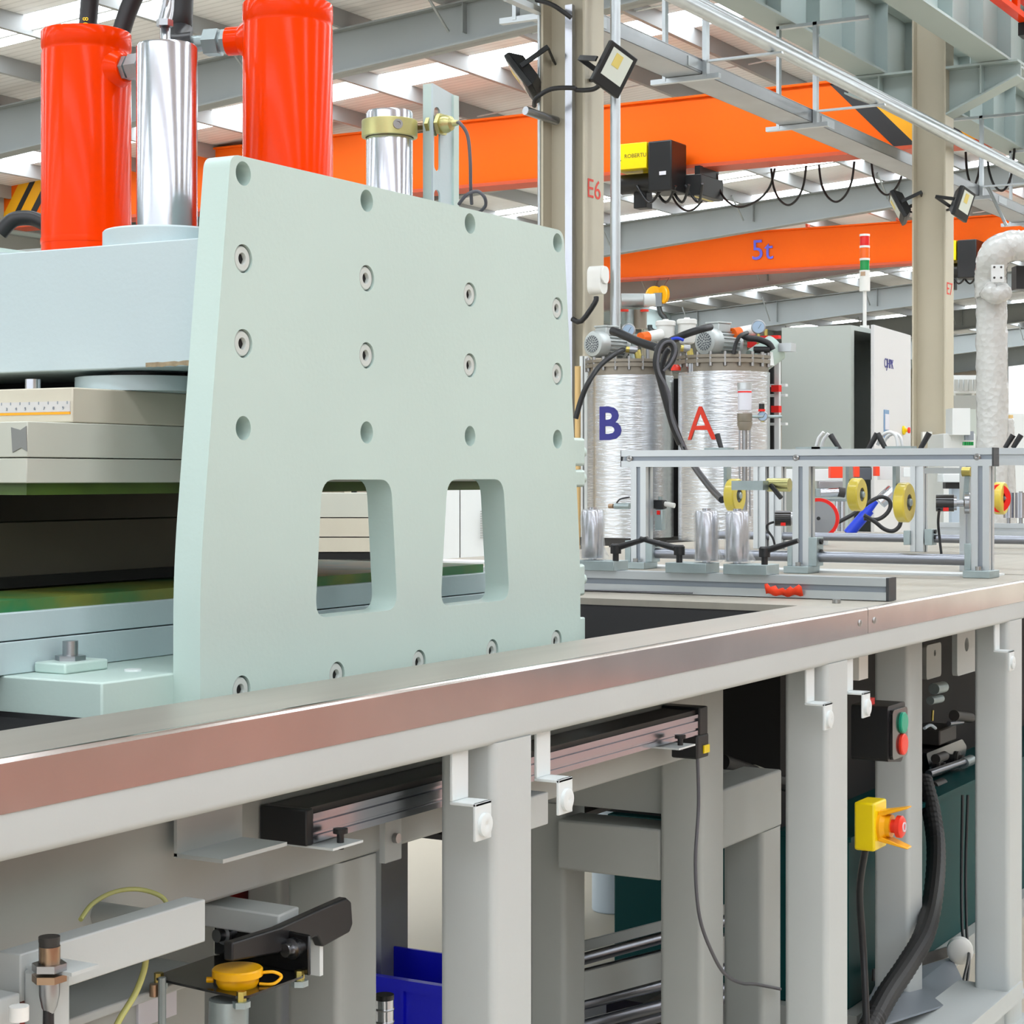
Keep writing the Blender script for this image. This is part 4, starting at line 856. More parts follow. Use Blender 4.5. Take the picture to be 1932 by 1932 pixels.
s2 = slide(1255, 1332, 'zinc slide block with a wrapped roller, middle of the three', 1333)
s3 = slide(1364, 1446, 'zinc slide block with a wrapped roller, closest to the rail end', 1391)
def handle(px_, tip, parent):
    b = at(px_, 1050, X=X0 + 0.0); z = ZT + 0.06; b = V(X0 + 0.004, b.y, z)
    MB().lathe([(0.006, 0), (0.006, 0.014), (0.0105, 0.014), (0.0105, 0.03), (0.008, 0.033), (0, 0.033)], b, (0, 0, 1), 20).build('handle_hub', 'black_plastic', parent)
    e = at(tip[0], tip[1], X=X0 + 0.004); p = b + V(0, 0, 0.025)
    MB().cyl(p, e, 0.0065, 14, 0.0045).build('handle_arm', 'black_plastic', parent)
handle(1160, (1222, 1016), s1); handle(1280, (1208, 1016), s2); handle(1441, (1506, 1020), s3)
# red film ribbon on the rail
rb = []; fs_ = []; n = 14; random.seed(5)
for i in range(n + 1):
    px_ = 1444 + (1514 - 1444) * i / n; y = at(px_, 1120, X=X0 - 0.008).y; k = math.sin(i * 0.45) * 0.003
    rb += [(X0 - 0.004 - abs(k), y, ZT + 0.004 + 0.006 * abs(i - n / 2) / n + 0.002 * math.sin(i * 1.3)), (X0 - 0.012 + k, y, ZT + 0.017 + 0.016 * abs(i - n / 2) / n + 0.003 * math.sin(i * 2.1))]
for i in range(n): fs_.append((2 * i, 2 * i + 2, 2 * i + 3, 2 * i + 1))
o = tag(MB().add(rb, fs_).build('ribbon', 'red_tape', None, smooth=60), 'crumpled bright red ribbon of tape against the slide rail', 'tape'); md = o.modifiers.new('thick', 'SOLIDIFY'); md.thickness = 0.0012
# air regulators on the left post
ar = thing('air_regulator', 'small air regulator with black head on the left frame post', 'regulator', at(1246, 1000, X=4.22))
c = at(1246, 960, X=4.22); B('head', 'black_plastic', ar, c.x - 0.012, c.x + 0.012, c.y - 0.012, c.y + 0.014, c.z, c.z + 0.022, bev=0.002); B('bowl', 'zinc', ar, c.x - 0.01, c.x + 0.01, c.y - 0.01, c.y + 0.011, c.z - 0.052, c.z, bev=0.003)
Cy('outlet', 'white_plastic', ar, c + V(0, -0.012, 0.012), c + V(0.0, -0.038, 0.008), 0.006, 12); Cy('knob', 'zinc', ar, c + V(0, 0, 0.022), c + V(0, 0, 0.03), 0.006, 12); B('mark', 'red_paint', ar, c.x - 0.0125, c.x - 0.0101, c.y - 0.004, c.y + 0.004, c.z - 0.014, c.z - 0.004)
av = thing('air_valve', 'small inline air valve poking out left of the left frame post', 'valve', at(1175, 955, X=4.2)); c = at(1160, 955, X=4.19); e = at(1188, 955, X=4.19)
Cy('body', 'zinc', av, c, e, 0.0075, 14); Cy('tip', 'copper_warm_nickel', av, c + V(0, 0.004, 0), c + V(0, 0.016, 0), 0.006, 12); Tu('tube', 'hose', av, [c + V(0, -0.004, 0.006), at(1170, 942, X=4.19), at(1188, 938, X=4.19)], 0.002, 6)
# loops of clear air hose above the beam
for i, (lab, pts) in enumerate((('short clear air hose pair standing up on the beam left of the cabinet door', [(1540, 842), (1544, 828), (1550, 820), (1554, 815)]), ('clear air hose arch on the beam in front of the cabinet door', [(1656, 840), (1664, 822), (1678, 815), (1690, 822), (1694, 842)]))):
    h = thing('air_hose', lab, 'hose', at(*pts[0], X=X1 + 0.03)); Tu('hose', 'clear_hose', h, [at(a, b, X=X1 + 0.03) for a, b in pts], 0.004, 8); Tu('hose', 'clear_hose', h, [at(a + 9, b + 3, X=X1 + 0.05) for a, b in pts], 0.004, 8)
# black cable sweeping down from the tanks to the roller frame
cbk = [at(1316, 878, t=5.2), at(1330, 905, t=5.2), at(1350, 930, t=5.2), at(1362, 944, t=5.2)]
# ================================================================== TANKS AND BACKGROUND MACHINES
def letter_on_tank(s, size, m, par, cx, cy, r, ang, z, wx=1.0):
    me = text_mesh(s, size, 3, 0.0 if s == 'A' else 0.007)
    for v in me.vertices:
        a = ang + v.co.x * wx / r; v.co = V(cx + (r + 0.003) * math.cos(a), cy + (r + 0.003) * math.sin(a), z + v.co.y)
    c0 = V(cx, cy, z)
    for v in me.vertices: v.co = v.co - c0
    me.materials.append(MATS[m]); o = bpy.data.objects.new('letter', me); COL.objects.link(o); put(o, c0, par); return o
def motor(par, c, d, r=0.086, L_=0.24):
    c = V(*c); d = V(*d).normalized(); sd = V(-d.y, d.x, 0)
    mo = MB().lathe([(r * 0.55, 0), (r * 0.9, 0.006), (r, 0.02), (r, 0.085), (r * 0.9, 0.09)], c, d, 32).build('fan_cover', 'motor_silver', par)
    MB().lathe([(0, -0.001), (r * 0.62, -0.001), (r * 0.62, 0.004)], c, d, 28).build('grille', 'motor_silver', mo)
    for rr_, k in ((0.15, 5), (0.3, 10), (0.45, 15), (0.57, 19)):
        for i in range(k):
            a = 2 * math.pi * i / k + rr_; q = c + (sd * math.cos(a) + V(0, 0, 1) * math.sin(a)) * (r * rr_ * 1.02) - d * 0.002
            MB().lathe([(0.0062, 0), (0, -0.0005)], q, d, 6).build('grille_hole', 'grille', mo)
    bd = MB().cyl(c + d * 0.085, c + d * L_, r * 0.8, 24)
    for i in range(20):
        a = 2 * math.pi * i / 20; u = sd * math.cos(a) + V(0, 0, 1) * math.sin(a); t = d.cross(u)
        bd.obox(c + d * (0.085 + L_) * 0.5 + u * r * 0.86, (d, u, t), ((L_ - 0.085) * 0.5, r * 0.1, 0.003))
    bd.build('stator', 'motor_silver', par)
    MB().lathe([(r * 0.95, 0), (r, 0.01), (r * 0.95, 0.03), (r * 0.5, 0.05)], c + d * L_, d, 28).build('end_bell', 'motor_silver', par)
    b = c + d * (L_ * 0.55) + V(0, 0, r * 0.98)
    MB().obox(b, (d, sd, (0, 0, 1)), (0.055, 0.05, 0.028)).build('terminal_box', 'motor_silver', par, 0.006); MB().obox(b + V(0, 0, 0.032), (d, sd, (0, 0, 1)), (0.06, 0.055, 0.006)).build('terminal_lid', 'motor_silver', par, 0.003)
TA, TBc, RT = at(1366, 900, t=11.5), at(1189, 900, t=12.1), 0.2735
def tank(c, z0, z1, letter, lm, label, ang):
    t = thing('storage_tank', label, 'tank', (c.x, c.y, 0), 'foil-wrapped tanks')
    MB().lathe([(RT, 0), (RT, z1 - z0)], (c.x, c.y, z0), (0, 0, 1), 72).build('foil_jacket', 'tank_foil', t)
    MB().lathe([(RT * 0.97, 0), (RT * 0.97, 0.05), (RT * 1.035, 0.05), (RT * 1.035, 0.072), (RT * 1.0, 0.074), (RT * 1.0, 0.078), (RT * 1.035, 0.08), (RT * 1.035, 0.098), (0, 0.1)], (c.x, c.y, z1), (0, 0, 1), 64).build('flange', 'tank_flange', t)
    b0 = None
    for k in range(20):
        a = k * 2 * math.pi / 20 + 0.12; q = V(c.x + RT * math.cos(a), c.y + RT * math.sin(a), z1 + 0.03)
        if b0 is None: b0 = MB().hexn(q, q + V(0, 0, 0.085), 0.011).build('flange_bolt', 'bolt_steel', t); bo = WORLD[b0.name] - q
        else: copy_at(b0, q + bo, t)
    B('stand', 'pump_dark', t, c.x - 0.26, c.x + 0.26, c.y - 0.26, c.y + 0.26, z0 - 0.05, z0)
    for sx in (-1, 1):
        for sy in (-1, 1): B('stand_leg', 'pump_dark', t, c.x + sx * 0.23 - 0.025, c.x + sx * 0.23 + 0.025, c.y + sy * 0.23 - 0.025, c.y + sy * 0.23 + 0.025, 0, z0 - 0.05)
    letter_on_tank(letter, 0.285, lm, t, c.x, c.y, RT, ang, HC + (899 - 804) * c.dot(V(CS, SN, 0)) / FPX, 1.05)
    return t
fa = math.atan2(-0.5, -CS)                           # direction from a tank back to the viewer
ta = tank(TA, 0.79, 1.79, 'A', 'red_letter', 'foil-wrapped tank marked with a red letter A', fa - 0.63)
tb_ = tank(TBc, 0.79, 1.80, 'B', 'blue_letter', 'foil-wrapped tank marked with a blue letter B', fa - 0.57)
def zt_at(px_, py_, c): return at(px_, py_, t=c.dot(V(CS, SN, 0)))
ma = thing('tank_motor', 'silver finned electric motor lying on tank A', 'motor', (TA.x, TA.y, 1.89), 'motors on the tanks'); motor(ma, zt_at(1335, 645, TA) + V(-0.05, 0.0, 0), (0.96, -0.28, 0))
mq = thing('tank_motor', 'silver finned electric motor lying on tank B', 'motor', (TBc.x, TBc.y, 1.90), 'motors on the tanks'); motor(mq, zt_at(1124, 650, TBc) + V(-0.05, 0.0, 0), (0.96, -0.28, 0), 0.085)
q = zt_at(1425, 655, TA); gx = thing('gearbox', 'pale green gearbox and black coupling on tank A', 'gearbox', (q.x, q.y, 1.89))
Cy('housing', 'press_paint', gx, q + V(0, 0.0, -0.09), q + V(0.1, -0.09, 0.0), 0.085, 20); Cy('coupling', 'rubber', gx, at(1422, 660, t=11.4), at(1452, 660, t=11.4), 0.02, 14); B('end_block', 'alu', gx, q.x + 0.02, q.x + 0.1, q.y - 0.22, q.y - 0.14, q.z - 0.03, q.z + 0.02)
MB().lathe([(0.06, 0), (0.05, 0.08), (0, 0.09)], at(1442, 690, t=11.45), (0, 0, 1), 20).build('dome', 'white_paint', gx)
def valve_top(c0, pxs, lab):
    v = thing('valve_group', lab, 'valve', (c0.x, c0.y, 1.89), 'brass valve fittings on the tanks'); 
    (xa, ya), (xb, yb) = pxs; p = zt_at(xa, ya, c0) - V(0.12, 0.07, 0); q = zt_at(xb, yb, c0) - V(0.12, 0.07, 0)
    d = (q - p).normalized(); L_ = (q - p).length
    Cy('brass_end', 'brass', v, p, p + d * L_ * 0.25, 0.02, 14); Cy('steel_body', 'steel', v, p + d * L_ * 0.25, p + d * L_ * 0.8, 0.024, 16); Cy('brass_elbow', 'brass', v, q - d * 0.02, q + V(0, 0, -0.09), 0.022, 14)
    Cy('neck', 'steel', v, q + V(0, 0, -0.14), q + V(0, 0, -0.085), 0.032, 14); MB().lathe([(0.03, 0), (0.03, 0.02), (0.015, 0.035), (0, 0.035)], p + V(0.02, 0.04, -0.13), (0, 0, 1), 14).build('sight_plug', 'button_red', v)
valve_top(TBc, ((1178, 662), (1205, 664)), 'brass and steel valve fittings on the tank B lid'); valve_top(TA, ((1280, 660), (1302, 662)), 'brass and steel valve fittings on the tank A lid')
for px_, py_, lab, cc in ((1256, 628, 'white lidded filter cup between the tanks, closer to tank B', TBc), (1296, 625, 'white lidded filter cup between the tanks, closer to tank A', TBc)):
    c = zt_at(px_, py_, cc); f = thing('filter_cup', lab, 'cup', c + V(0, 0, -0.08), 'white filter cups')
    MB().lathe([(0.02, -0.085), (0.045, -0.075), (0.056, -0.05), (0.056, 0.045)], c, (0, 0, 1), 28).build('cup', 'white_plastic', f); MB().lathe([(0.064, 0.045), (0.064, 0.07), (0.055, 0.076), (0.02, 0.078), (0.018, 0.086), (0, 0.086)], c, (0, 0, 1), 28).build('lid', 'white_plastic', f)
    Cy('stem', 'steel', f, c + V(0, 0, -0.2), c + V(0, 0, -0.08), 0.012, 10)
def gauge(px_, py_, t, lab, r=0.042, stem=0.1):
    c = at(px_, py_, t=t); g = thing('pressure_gauge', lab, 'gauge', c + V(0, 0, -r - stem), 'pressure gauges'); d = V(-0.95, -0.3, 0)
    MB().lathe([(r, 0), (r * 1.04, 0.015), (r * 1.04, 0.028), (r * 0.9, 0.03), (r * 0.88, 0.026), (0, 0.026)], c - d * 0.02, d, 32).build('case', 'steel', g); MB().lathe([(r * 0.86, 0), (0, 0.0005)], c + d * 0.0065, d, 28).build('dial', 'gauge_face', g)
    MB().bar(c + d * 0.008 + V(0, 0, -0.01), c + d * 0.008 + V(0.006, -0.016, 0.018), 0.002, 0.002).build('needle', 'black_plastic', g); Cy('stem', 'brass', g, c + V(0, 0, -r - stem), c + V(0, 0, -r), 0.01, 10)
gauge(1431, 617, 11.5, 'round pressure gauge standing above tank A'); gauge(1186, 623, 12.2, 'round pressure gauge behind the tank B motor'); gauge(1439, 785, 10.6, 'small round gauge on the air regulator beside the pump', 0.028, 0.005)
for px_, py_, t, lab in ((1222, 636, 12.0, 'orange-nosed white sensor head above tank B'), (1395, 628, 11.6, 'orange-nosed white sensor head above tank A')):
    c = at(px_, py_, t=t); s = thing('level_sensor', lab, 'sensor', c, 'orange sensor heads'); Cy('nose', 'signal_orange', s, c + V(-0.06, 0.02, -0.01), c + V(0.0, 0.0, 0), 0.036, 18); Cy('body', 'white_plastic', s, c, c + V(0.09, -0.05, 0.02), 0.036, 18); Cy('stem', 'steel', s, c + V(0, 0, -0.2), c + V(0, 0, -0.03), 0.012, 8)
def cable(lab, pts, r, m='hose', grp='black hoses around the tanks', name='tank_hose'):
    o = tag(Tu(name, m, None, [at(a, b, t=t) for a, b, t in pts], r, 10), lab, 'hose', grp); return o
cable('black hose running from tank B motor box down to the right', [(1155, 624, 11.75), (1172, 630, 11.7), (1205, 645, 11.65), (1240, 656, 11.6), (1262, 664, 11.6)], 0.026)
cable('black hose slanting up to tank A motor box', [(1238, 660, 11.4), (1262, 645, 11.3), (1290, 632, 11.2), (1320, 622, 11.2), (1340, 617, 11.3)], 0.022)
cable('black hose curving from tank B fittings down behind the press plate', [(1176, 660, 11.6), (1160, 668, 11.5), (1132, 690, 11.4), (1110, 722, 11.3), (1096, 755, 11.3), (1086, 790, 11.3)], 0.016)
cable('thick black hose looping up between the tanks', [(1284, 838, 11.0), (1272, 810, 11.0), (1260, 770, 11.0), (1245, 715, 11.0), (1238, 685, 11.0), (1244, 655, 11.0), (1258, 644, 11.0), (1272, 655, 11.0), (1270, 675, 11.0), (1258, 695, 11.0)], 0.021)
cable('second black hose hanging between the tanks', [(1262, 660, 11.1), (1254, 672, 11.1), (1249, 700, 11.1), (1256, 745, 11.1), (1272, 800, 11.1), (1290, 845, 11.1), (1310, 880, 10.5), (1340, 920, 10.0), (1362, 943, 9.6)], 0.018)
cable('grey-white cable loop hanging between the tanks', [(1252, 700, 10.9), (1266, 684, 10.9), (1275, 662, 10.9), (1268, 645, 10.9), (1252, 648, 10.9), (1243, 668, 10.9), (1243, 700, 10.9), (1262, 740, 10.9), (1268, 790, 10.9), (1290, 842, 10.9)], 0.008, 'cable_grey')
cable('blue tie strap on the hose between the tanks', [(1266, 640, 11.1), (1278, 638, 11.1), (1290, 642, 11.1)], 0.009, 'blue_part')
cable('black cable looping from the tank A sensor down its side', [(1410, 628, 11.3), (1396, 634, 11.2), (1388, 650, 11.2), (1384, 668, 11.2)], 0.012)
cable('black bundle on the gearbox behind tank A motor', [(1400, 632, 11.4), (1412, 638, 11.4), (1430, 640, 11.4), (1450, 648, 11.4), (1458, 660, 11.4)], 0.019)
q = at(1445, 640, t=11.6); rv = thing('red_valve', 'red lever valve beside the gauge above tank A', 'valve', q); B('lever', 'red_paint', rv, q.x - 0.02, q.x + 0.02, q.y - 0.09, q.y + 0.05, q.z + 0.0, q.z + 0.02); B('body', 'red_paint', rv, q.x - 0.05, q.x + 0.05, q.y - 0.05, q.y + 0.1, q.z - 0.05, q.z - 0.015); Cy('stem', 'brass', rv, q + V(0, 0, -0.12), q + V(0, 0, 0.06), 0.012, 8)
# support rack behind and between the tanks
rk = thing('tank_rack', 'black and white steel rack standing behind the tanks', 'rack', (11.0, 5.1, 0))
c = at(1270, 900, t=12.35); B('back_panel', 'black_dull', rk, c.x, c.x + 0.02, c.y - 0.25, c.y + 0.25, 0.0, 1.8)
for px_, w_, m, t in ((1456, 0.03, 'black_dull', 11.9), (1467, 0.03, 'white_paint', 11.7), (1098, 0.022, 'white_paint', 12.2), (1106, 0.02, 'white_paint', 12.4)):
    c = at(px_, 900, t=t); B('upright', m, rk, c.x - w_ / 2, c.x + w_ / 2, c.y - w_ / 2, c.y + w_ / 2, 0, HC + (899 - 672) * t / FPX)
for py_ in (727, 746, 800): c = at(1470, py_, t=11.8); B('rung', 'white_paint', rk, c.x - 0.02, c.x + 0.02, c.y - 0.05, c.y + 0.06, c.z - 0.008, c.z + 0.008)
for py_ in (733, 772): c = at(1465, py_, t=11.66); B('red_clip', 'red_paint', rk, c.x - 0.025, c.x + 0.02, c.y - 0.025, c.y + 0.025, c.z - 0.02, c.z + 0.02)
c = at(1090, 800, t=12.0); tag(Cy('wooden_pole', 'wood_pole', None, (c.x, c.y, 0), (c.x, c.y, 1.86), 0.019, 14), 'pale wooden pole standing between the press plate and tank B', 'pole')
for px_, py_ in ((1100, 855), (1100, 895), (1100, 1000)):
    pass
# transfer pump in front of tank A
q = at(1405, 780, t=10.6); pu = thing('transfer_pump', 'slim pneumatic transfer pump with label, standing before tank A', 'pump', (q.x, q.y, 0.9))
def zz(py_): return HC + (899 - py_) * 10.6 / FPX
MB().lathe([(0.038, 0), (0.038, zz(733) - zz(774))], (q.x, q.y, zz(774)), (0, 0, 1), 24).build('cylinder', 'label_white', pu); MB().lathe([(0.041, 0), (0.041, zz(722) - zz(735))], (q.x, q.y, zz(735)), (0, 0, 1), 24).build('head', 'alu', pu)
MB().lathe([(0.039, 0), (0.039, 0.008)], (q.x, q.y, zz(741)), (0, 0, 1), 24).build('red_band', 'red_paint', pu); MB().lathe([(0.036, 0), (0.042, 0.01), (0.042, 0.05)], (q.x, q.y, zz(797)), (0, 0, 1), 24).build('air_motor', 'tank_flange', pu)
MB().lathe([(0.03, 0), (0.042, 0.03), (0.042, 0.045), (0.03, 0.05)], (q.x, q.y, zz(812)), (0, 0, 1), 20).build('spacer', 'tank_flange', pu); Cy('rod', 'steel', pu, (q.x, q.y, 0.0), (q.x, q.y, zz(810)), 0.014, 12)
for s in (-1, 1): Cy('tie_rod', 'steel', pu, (q.x + 0.015 * s, q.y - 0.025 * s, 0.95), (q.x + 0.015 * s, q.y - 0.025 * s, zz(800)), 0.005, 8)
Cy('air_line', 'zinc', pu, at(1419, 786, t=10.6), at(1475, 786, t=10.6), 0.009, 10); c = at(1437, 772, t=10.6); Cy('regulator', 'black_plastic', pu, c, c + V(0, 0, 0.03), 0.016, 14); Cy('red_ring', 'red_paint', pu, c + V(0, 0, -0.012), c, 0.02, 14)
# control cabinet with open door and signal tower
CXX = 11.45
ya, yb = 4.163, 4.625; ztp = at(1605, 613, X=CXX).z
cb2 = thing('control_cabinet', 'tall grey control cabinet with its door ajar', 'cabinet', (11.75, 4.4, 0))
B('left_side', 'cabinet_grey', cb2, CXX, CXX + 0.02, ya, yb, 0.05, ztp); B('back', 'cabinet_grey', cb2, CXX + 0.02, CXX + 1.05, yb - 0.02, yb, 0.05, ztp); B('right_side', 'cabinet_grey', cb2, CXX + 1.03, CXX + 1.05, ya, yb - 0.02, 0.05, ztp); B('roof', 'cabinet_grey', cb2, CXX + 0.02, CXX + 1.03, ya, yb - 0.02, ztp - 0.03, ztp)
B('plinth', 'pump_dark', cb2, CXX, CXX + 1.05, ya, yb, 0, 0.05); B('front_lip', 'cabinet_grey', cb2, CXX + 0.02, CXX + 0.06, ya, ya + 0.02, 0.05, ztp - 0.03); B('mounting_panel', 'black_dull', cb2, CXX + 0.06, CXX + 1.03, yb - 0.06, yb - 0.03, 0.1, ztp - 0.05)
B('inner_panel', 'black_dull', cb2, CXX + 0.025, CXX + 0.03, ya + 0.03, yb - 0.03, 0.1, ztp - 0.05)
# door a hand's width ajar, hinged on its far edge
hx, hy = CXX + 1.04, ya - 0.02; e = V(11.51, 4.055, 0) - V(hx, hy, 0); L_ = e.length; e.normalize()
dz0, dz1 = 0.08, ztp + 0.0; nrm = V(e.y, -e.x, 0); nrm = nrm if nrm.y < 0 else -nrm
dc = V(hx, hy, (dz0 + dz1) / 2) + e * (L_ / 2) + nrm * 0.012
dr = MB().obox(dc, (e, nrm, (0, 0, 1)), (L_ / 2, 0.012, (dz1 - dz0) / 2)).build('door', 'cabinet_door', cb2, 0.003)
fr = dc + nrm * 0.0135
def on_door(px_, py_): 
    a, b = ray(px_); t = (fr.dot(nrm)) / (a * nrm.x + b * nrm.y); return V(a * t, b * t, HC + (HY - py_) / FPX * t)
text_on('brand_mark', 'CJHPK', 0.085, 'blue_letter', dr, on_door(1677, 687) , -e, bold=0.001)
MB().obox(on_door(1672, 800), (e, nrm, (0, 0, 1)), (0.06, 0.004, 0.09)).build('display', 'screen_blue', dr); MB().obox(on_door(1672, 796) + nrm * 0.006, (e, nrm, (0, 0, 1)), (0.05, 0.002, 0.05)).build('display_panel', 'label_white', dr)
c = on_door(1704, 812); MB().lathe([(0.03, 0), (0.03, 0.01), (0.012, 0.02), (0.012, 0.03)], c, nrm, 18).build('stop_collar', 'estop_yellow', dr); MB().lathe([(0.012, 0.03), (0.02, 0.034), (0.02, 0.045), (0.0, 0.05)], c, nrm, 18).build('stop_button', 'button_red', dr)
st = at(1692, 620, t=12.2); st = V(st.x, min(max(st.y, ya + 0.03), yb - 0.03), ztp); sg = thing('signal_tower', 'red, orange and green signal tower on the control cabinet', 'signal light', st)
def tz(py_): return HC + (899 - py_) * 12.2 / FPX
Cy('base', 'white_plastic', sg, st, (st.x, st.y, st.z + 0.02), 0.03, 16); Cy('pole', 'white_plastic', sg, (st.x, st.y, st.z), (st.x, st.y, tz(546)), 0.012, 12)
for a, b, m, r in ((546, 507, 'white_plastic', 0.034), (507, 487, 'signal_green', 0.03), (485, 463, 'signal_orange', 0.03), (461, 442, 'signal_red', 0.03)): Cy('segment', m, sg, (st.x, st.y, tz(a)), (st.x, st.y, tz(b)), r, 22)
for py_ in (486, 462, 440): Cy('ring', 'white_plastic', sg, (st.x, st.y, tz(py_ + 2)), (st.x, st.y, tz(py_ - 2)), 0.033, 22)
B('label', 'copper_warm_nickel', sg, st.x - 0.035, st.x - 0.030, st.y - 0.015, st.y + 0.015, tz(518), tz(510))
# pneumatic dosing head behind the roller frame
q = at(1545, 978, t=6.2); sw = thing('disc_wheel', 'round steel disc with a bright red rim behind the middle post', 'disc', q); d = V(-0.97, -0.25, 0)
MB().lathe([(0.064, 0), (0.064, 0.008), (0, 0.009)], q, d, 40).build('disc', 'steel', sw); MB().lathe([(0.055, -0.002), (0.066, -0.002), (0.066, 0.012), (0.055, 0.012)], q, d, 40, ring=True).build('rim', 'red_paint', sw); MB().lathe([(0.006, 0.009), (0.006, 0.014), (0, 0.014)], q, d, 12).build('hub', 'black_plastic', sw); B('stand', 'alu', sw, q.x + 0.005, q.x + 0.03, q.y - 0.02, q.y + 0.02, ZT, q.z)
dh = thing('dosing_head', 'white and red dosing head with chrome valves behind the yellow wheels', 'machine', at(1600, 950, t=8.6))
def dbox(name, m, x0_, x1_, y0_, y1_, t, dep=0.06):
    a = at(x0_, y0_, t=t); b = at(x1_, y1_, t=t); c = (a + b) / 2; R = V(SN, -CS, 0); Fv = V(CS, SN, 0)
    return MB().obox(c + Fv * dep / 2, (R, Fv, (0, 0, 1)), ((b - a).dot(R) / 2, dep / 2, abs(a.z - b.z) / 2)).build(name, m, dh, 0.002)
dbox('manifold', 'white_paint', 1480, 1590, 885, 908, 8.6); dbox('red_block', 'red_tape', 1567, 1590, 880, 902, 8.4); dbox('red_block', 'red_tape', 1612, 1622, 880, 900, 8.4); dbox('red_block', 'red_tape', 1652, 1660, 880, 898, 8.4); dbox('white_block', 'white_paint', 1660, 1700, 880, 905, 8.5); dbox('white_block', 'white_paint', 1705, 1745, 882, 900, 8.3)
dbox('valve_body', 'steel', 1545, 1590, 908, 922, 8.6); dbox('plate', 'zinc', 1540, 1600, 922, 938, 8.6); dbox('plate', 'zinc', 1545, 1600, 940, 946, 8.5); dbox('base', 'cabinet_grey', 1545, 1600, 946, 1043, 8.9, 0.2); dbox('panel', 'grille', 1618, 1645, 882, 905, 8.6)
for px_ in (1555, 1580, 1590): Cy('tie_rod', 'chrome', dh, at(px_, 946, t=8.5), at(px_, 1010, t=8.5), 0.011, 10)
for (a, b, m, r) in (((1548, 930), (1582, 928), 'chrome', 0.018), ((1582, 928), (1594, 930), 'pump_dark', 0.022), ((1660, 948), (1685, 925), 'chrome', 0.03)): Cy('fitting', m, dh, at(*a, t=8.4), at(*b, t=8.4), r, 14)
tag(Cy('blue_cylinder', 'blue_part', None, at(1600, 1008, t=7.6), at(1640, 962, t=7.6), 0.022, 18), 'bright blue tube leaning behind the yellow wheels', 'cylinder'); tag(Cy('blue_cylinder', 'blue_part', None, at(1640, 962, t=7.6), at(1652, 945, t=7.6), 0.014, 16), 'short blue collar atop the leaning blue tube', 'cylinder')
cable('black cable loop behind the yellow wheels, upper one', [(1572, 990, 7.3), (1610, 970, 7.3), (1636, 950, 7.3), (1660, 938, 7.3), (1676, 942, 7.3), (1680, 955, 7.3), (1672, 970, 7.3), (1655, 980, 7.3), (1630, 978, 7.3)], 0.008)
cable('black cable loop behind the yellow wheels, lower one', [(1630, 972, 7.2), (1650, 984, 7.2), (1668, 998, 7.2), (1684, 1002, 7.2), (1696, 994, 7.2), (1700, 982, 7.2)], 0.008)
# bubble-wrapped pipe elbow, right side
WX = at(1871, 700, t=8.2); bw = thing('wrapped_pipe', 'large pipe elbow wrapped in bubble film at the right edge', 'pipe', (WX.x, WX.y, 0))
R_ = V(SN, -CS, 0)
def bump_tube(pts, r, name, seed):
    mb = MB().tube(pts, r, 22, 9); random.seed(seed); mb.v = [(x + random.uniform(-1, 1) * 0.003, y + random.uniform(-1, 1) * 0.003, z + random.uniform(-1, 1) * 0.003) for x, y, z in mb.v]
    return mb.build(name, 'bubble_wrap', bw, smooth=180)
bump_tube([at(1873, 1030, t=8.2), at(1872, 900, t=8.2), at(1872, 760, t=8.2), at(1871, 640, t=8.2), at(1871, 545, t=8.2)], 0.066, 'post_wrap', 1)
bump_tube([at(1870, 560, t=8.15), at(1869, 520, t=8.15), at(1876, 482, t=8.1), at(1900, 466, t=8.1), at(1930, 464, t=8.1), at(1990, 464, t=8.1)], 0.066, 'elbow_wrap', 2)
MB().obox(at(1882, 516, t=8.0), (R_, (CS, SN, 0), (0, 0, 1)), (0.026, 0.006, 0.036)).build('plate', 'white_paint', bw)
for a, b in ((1876, 504), (1889, 504), (1876, 524), (1889, 524)): Cy('bolt', 'pump_dark', bw, at(a, b, t=7.985), at(a, b, t=7.97), 0.005, 8)
bump_tube([at(1860, 545, t=8.1), at(1878, 556, t=8.08), at(1896, 548, t=8.1)], 0.04, 'film_bunch', 3)
bump_tube([at(1890, 790, t=8.25), at(1893, 850, t=8.25), at(1896, 1000, t=8.25)], 0.05, 'film_skirt', 4)
MB().obox(at(1926, 525, t=8.3), (R_, (CS, SN, 0), (0, 0, 1)), (0.03, 0.04, 0.05)).build('black_motor', 'black_plastic', bw)
Cy('flange', 'steel', bw, (WX.x, WX.y, 0), (WX.x, WX.y, 0.02), 0.12, 24)
# pale machines and boxes farther back on the right
def back_box(name, label, cat, x0_, x1_, y0_, y1_, t, m, dep=0.4, grp=None):
    o = thing(name, label, cat, at((x0_ + x1_) / 2, y1_, t=t), grp); a = at(x0_, y0_, t=t); b = at(x1_, y1_, t=t); c = (a + b) / 2; R = V(SN, -CS, 0); Fv = V(CS, SN, 0)
    MB().obox(c + Fv * dep / 2, (R, Fv, (0, 0, 1)), ((b - a).dot(R) / 2, dep / 2, abs(a.z - b.z) / 2)).build('body', m, o, 0.004); return o, c, R, Fv
o, c, R, Fv = back_box('pale_machine', 'pale blue machine body right of the E7 column', 'machine', 1780, 1840, 818, 1223, 13, 'white_paint', 0.5)
MB().obox(V(c.x, c.y, HC + 0.37) - R * 0.01, (R, Fv, (0, 0, 1)), (0.06, 0.1, 0.09)).build('upper_box', 'white_paint', o); 
for k in range(5): MB().obox(at(1818 + k * 4, 837, t=12.9), (R, Fv, (0, 0, 1)), (0.005, 0.02, 0.012)).build('terminal', 'signal_green', o)
